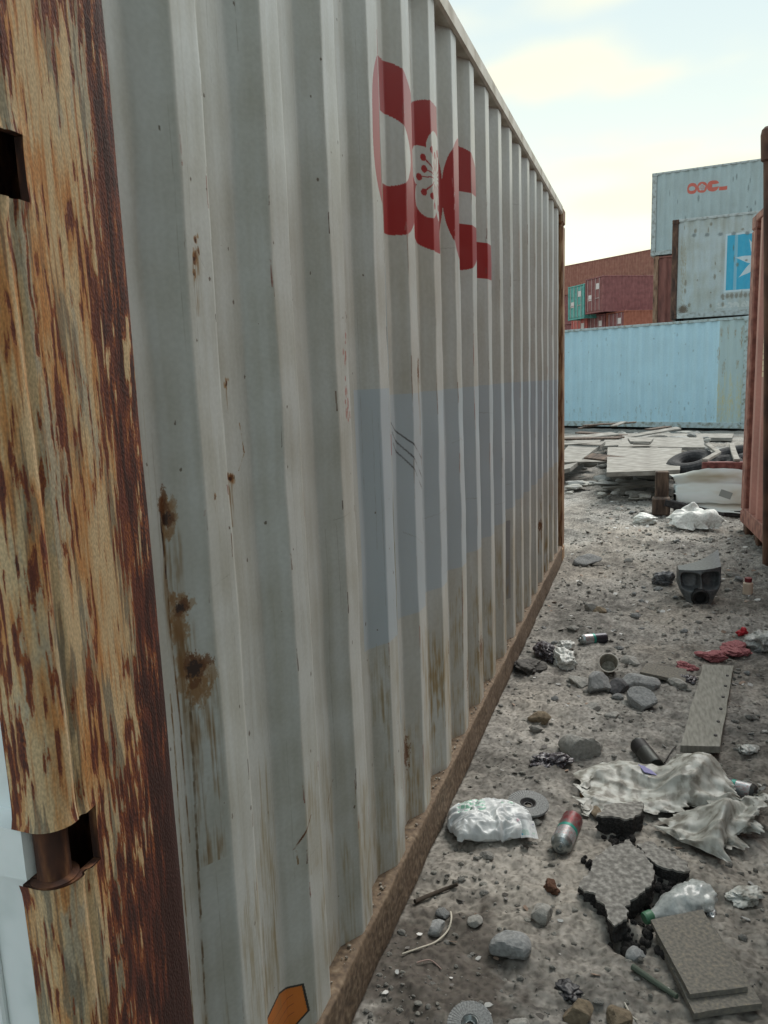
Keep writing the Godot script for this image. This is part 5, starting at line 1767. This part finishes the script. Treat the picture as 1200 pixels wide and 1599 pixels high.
func housing():
	var grey := mottled([[0.0, rgb(56, 58, 60)], [0.5, rgb(80, 84, 86)], [1.0, rgb(108, 112, 112)]], 6.0, 0.42, 591, 0.03, 4)
	var black := mat(rgb(22, 22, 23), 0.7)
	var t := thing("plastic_housing", "grey moulded plastic housing with two sockets and round black opening", "housing", Vector3(0.915, gh(0.915, -4.45) - 0.012, -4.45), 0.12)
	# front face as a dented shell, back rises to a peak on the right
	var nu := 44
	var nv := 40
	var P := []
	var B := []
	for i in nu + 1:
		var rowp := []
		var rowb := []
		for j in nv + 1:
			var u := 2.0 * i / nu - 1.0
			var v := float(j) / nv
			var half := 0.075 + 0.050 * smoothstep(0.0, 0.6, v)
			var x := u * half + 0.012 * v
			var y := v * 0.215 + 0.012 * u * v
			var z := 0.055 - 0.05 * u * u + 0.05 * (1.0 - v) - 0.03 * v
			for s in [-1.0, 1.0]:
				var dx: float = (x - s * 0.058 - 0.01) / (0.050 + 0.10 * (y - 0.145))
				var dy: float = (y - 0.145 - 0.004 * s) / 0.048
				z -= 0.070 * smoothstep(1.12, 0.8, pow(pow(absf(dx), 3.5) + pow(absf(dy), 3.5), 1.0 / 3.5))
			var mx := (x - 0.002) / 0.052
			var my := (y - 0.050) / 0.050
			z -= 0.05 * smoothstep(1.05, 0.75, sqrt(mx * mx + my * my))
			rowp.append(Vector3(x, y, z))
			rowb.append(Vector3(x * 0.9, y * 0.9, -0.14 - 0.10 * v + 0.06 * u * u))
		P.append(rowp)
		B.append(rowb)
	var mb := MB.new()
	mb.grid(P, false)
	part(mb, "front_shell", grey, t)
	mb = MB.new()
	# sloping top that rises to a peak at the right rear, sides and back
	var E := []
	for i in nu + 1:
		var u := float(i) / nu
		E.append(Vector3(lerpf(-0.10, 0.150, u), 0.20 + 0.098 * u * u, -0.15 - 0.05 * u))
	for i in nu:
		mb.quad(P[i][nv], P[i + 1][nv], E[i + 1], E[i], Vector3(0, 0.05, -0.05))
		mb.quad(B[i][nv], B[i + 1][nv], E[i + 1], E[i], Vector3(0, 0.1, 0))
	for j in nv:
		mb.quad(P[0][j], P[0][j + 1], B[0][j + 1], B[0][j], Vector3(0, 0.1, -0.05))
		mb.quad(P[nu][j], P[nu][j + 1], B[nu][j + 1], B[nu][j], Vector3(0, 0.1, -0.05))
	mb.tri(P[0][nv], B[0][nv], E[0], Vector3(0.02, 0.1, -0.05))
	mb.tri(P[nu][nv], B[nu][nv], E[nu], Vector3(-0.02, 0.1, -0.05))
	part(mb, "top_cover", grey, t)
	mb = MB.new()
	mb.grid(B, true)
	part(mb, "back_shell", grey, t)
	mb = MB.new()
	mb.lathe([Vector2(0.030, -0.02), Vector2(0.034, 0.035), Vector2(0.046, 0.04), Vector2(0.052, 0.03), Vector2(0.053, -0.02)], 28, Transform3D(Basis(Vector3.RIGHT, PI / 2), Vector3(0.002, 0.052, 0.055)))
	part(mb, "round_opening", black, t)
	mb = MB.new()
	mb.lathe([Vector2(0.0, 0.0), Vector2(0.034, 0.0)], 24, Transform3D(Basis(Vector3.RIGHT, PI / 2), Vector3(0.002, 0.052, 0.052)))
	part(mb, "opening_plug", black, t)

# ------------------------------------------------------------------ stones
func build_stones():
	var pale := mottled([[0.0, rgb(112, 110, 106)], [0.5, rgb(140, 139, 134)], [1.0, rgb(162, 161, 156)]], 6.0, 0.95, 601, 0.04, 5, 1, 1, 0.2)
	var blue := mottled([[0.0, rgb(104, 106, 107)], [0.5, rgb(132, 134, 134)], [1.0, rgb(154, 156, 154)]], 6.0, 0.95, 602, 0.04, 5, 1, 1, 0.2)
	var brown := mottled([[0.0, rgb(80, 70, 58)], [0.5, rgb(110, 98, 80)], [1.0, rgb(134, 122, 104)]], 6.0, 0.95, 603, 0.04, 5, 1, 1, 0.2)
	var grp := "loose stones in the alley"
	var S := [
		[0.385, -2.25, 0.135, 0.10, 0.11, pale, "big square grey stone behind the dirty white sheet"],
		[0.415, -2.90, 0.12, 0.09, 0.09, blue, "grey stone leaning left of the dark bowl shaped hollow"],
		[0.325, -2.97, 0.13, 0.05, 0.09, pale, "flat pale stone below the clear plastic wrap"],
		[0.600, -2.77, 0.12, 0.10, 0.10, blue, "bluish upright stone nearest the plank's left side"],
		[0.590, -3.00, 0.15, 0.09, 0.12, blue, "broad grey stone behind the bluish upright stone"],
		[0.500, -2.93, 0.10, 0.06, 0.09, mottled([[0.0, rgb(58, 58, 60)], [1.0, rgb(96, 96, 98)]], 8.0, 0.9, 604), "dark rounded stone between two grey stones"],
		[0.545, -3.29, 0.09, 0.05, 0.07, pale, "square pale stone behind the broken cup"],
		[0.304, -1.135, 0.085, 0.06, 0.075, blue, "bluish pointed stone on dark soil near bottom"],
		[0.100, -1.168, 0.050, 0.028, 0.040, blue, "small flat blue grey stone beside curved wire"],
		[0.195, -1.215, 0.045, 0.03, 0.035, pale, "small pale stone right of the curved wire"],
		[0.362, -1.290, 0.060, 0.045, 0.05, pale, "grey angular stone left of the large asphalt piece"],
		[0.176, -5.28, 0.20, 0.09, 0.13, blue, "grey stone near the far end of cream container"],
		[0.350, -4.10, 0.085, 0.06, 0.08, brown, "brown round stone beside a pale one mid alley"],
		[0.295, -4.12, 0.070, 0.07, 0.06, pale, "pale block stone next to brown round stone"],
		[0.203, -2.50, 0.09, 0.05, 0.07, brown, "dark stone mid way along the bottom rail"],
		[0.485, -0.985, 0.065, 0.05, 0.055, brown, "brown stone at bottom edge below black scrap"],
		[0.575, -0.995, 0.055, 0.035, 0.05, brown, "mossy brown stone left of the lower dark board"],
		[0.400, -2.68, 0.075, 0.03, 0.06, pale, "flat pale stone in front of the stone cluster"],
		[0.490, -2.60, 0.060, 0.03, 0.05, pale, "small pale stone right of the flat one"],
		[0.545, -2.78, 0.055, 0.03, 0.045, pale, "little pale stone touching the bluish upright stone"],
		[0.750, -3.02, 0.11, 0.035, 0.05, pale, "long pale stone at the plank's left edge"],
		[0.37, -0.885, 0.05, 0.04, 0.05, pale, "white grey stone right of the half buried disc"],
		[0.61, -1.21, 0.05, 0.03, 0.04, blue, "small blue stone below the large asphalt piece"],
		[0.47, -1.845, 0.07, 0.03, 0.05, brown, "small dull stone beside the brown lid"],
		[0.245, -2.13, 0.06, 0.035, 0.05, pale, "light stone beside the black burnt scrap"]]
	for k in S.size():
		var s: Array = S[k]
		var o := single(rock(Vector3(s[2], s[3], s[4]), 40 + k, 3), "stone", s[5], s[6], "stone", grp)
		o.position = Vector3(s[0], gh(s[0], s[1]) + s[3] * 0.22, s[1])
		o.rotation.y = k * 0.9
	# further small stones that nothing tells apart
	var mats := [pale, blue, pale]
	var shapes := []
	for k in 10:
		shapes.append(rock(Vector3.ONE, 700 + k, 1).mesh())
	for k in 90:
		var z := -lerpf(0.95, 8.0, pow(rng.randf(), 1.3))
		var x := rng.randf_range(0.05, 1.05 + 0.05 * absf(z))
		if x > 0.35 and x < 0.95 and z > -2.2 and z < -1.05:
			continue
		var s := rng.randf_range(0.02, 0.045) * (1.0 + 0.10 * absf(z))
		var o := single(shapes[k % 10], "small_stone", mats[k % 3], "small loose grey stone lying on the alley dirt", "stone", "small loose stones")
		o.transform = Transform3D(Basis(Vector3.UP, rng.randf() * TAU).scaled(Vector3(s, s * 0.6, s * 0.85)), Vector3(x, gh(x, z) + s * 0.14, z))
	# gravel and crumbs nobody could count
	var gm := []
	var gp := []
	for k in 5:
		gm.append(rock(Vector3.ONE, 800 + k, 0 if k < 3 else 1, 6).mesh())
		gp.append([])
	for q in 11500:
		var z := -lerpf(0.75, 9.0, pow(rng.randf(), 1.7))
		var x := rng.randf_range(0.0, 1.7)
		if x < 0.012:
			x = 0.012
		var dens := n_lump.get_noise_2d(x * 2.2 + 30.0, z * 2.2)
		if rng.randf() > 0.62 + dens * 0.9:
			continue
		var s := (0.003 + 0.013 * pow(rng.randf(), 4.0)) * (0.8 + 0.16 * absf(z))
		gp[q % 5].append(Transform3D(Basis.from_euler(Vector3(rng.randf() * 6, rng.randf() * 6, rng.randf() * 6)).scaled(Vector3(s * rng.randf_range(0.9, 1.7), s * rng.randf_range(0.6, 1.0), s)), Vector3(x, gh(x, z) + s * 0.12, z)))
	multi("gravel", "loose gravel and crumbs scattered over the alley dirt", "gravel", gm, gp, pale, [Color(1, 0.99, 0.97), Color(0.85, 0.84, 0.82), Color(0.75, 0.73, 0.70), Color(1.25, 1.24, 1.2), Color(0.95, 0.95, 0.95), Color(0.55, 0.53, 0.51), Color(1.1, 1.08, 1.04)])
	# flakes of paper, plastic and rust
	var fm := []
	var fp := []
	for k in 4:
		var mb := MB.new()
		var poly := PackedVector2Array()
		for j in 6:
			var a := TAU * j / 6.0
			poly.append(Vector2(cos(a), sin(a)) * rng.randf_range(0.3, 0.55))
		mb.prism(poly, -0.03, 0.03)
		fm.append(mb.mesh())
		fp.append([])
	for q in 700:
		var z := -lerpf(0.9, 10.0, pow(rng.randf(), 1.5))
		var x := rng.randf_range(0.03, 1.6)
		var s := rng.randf_range(0.008, 0.03) * (0.8 + 0.16 * absf(z))
		fp[q % 4].append(Transform3D(Basis.from_euler(Vector3(rng.randfn() * 0.3, rng.randf() * 6, rng.randfn() * 0.3)).scaled(Vector3(s, s, s * rng.randf_range(0.4, 1.0))), Vector3(x, gh(x, z) + 0.004, z)))
	multi("litter_flakes", "tiny flakes of paper and plastic scattered over the dirt", "litter", fm, fp, mat(Color.WHITE, 0.7), [Color(0.5, 0.5, 0.48), Color(0.16, 0.15, 0.14), Color(0.3, 0.3, 0.29), Color(0.08, 0.07, 0.06), Color(0.6, 0.6, 0.58), Color(0.28, 0.2, 0.15)])
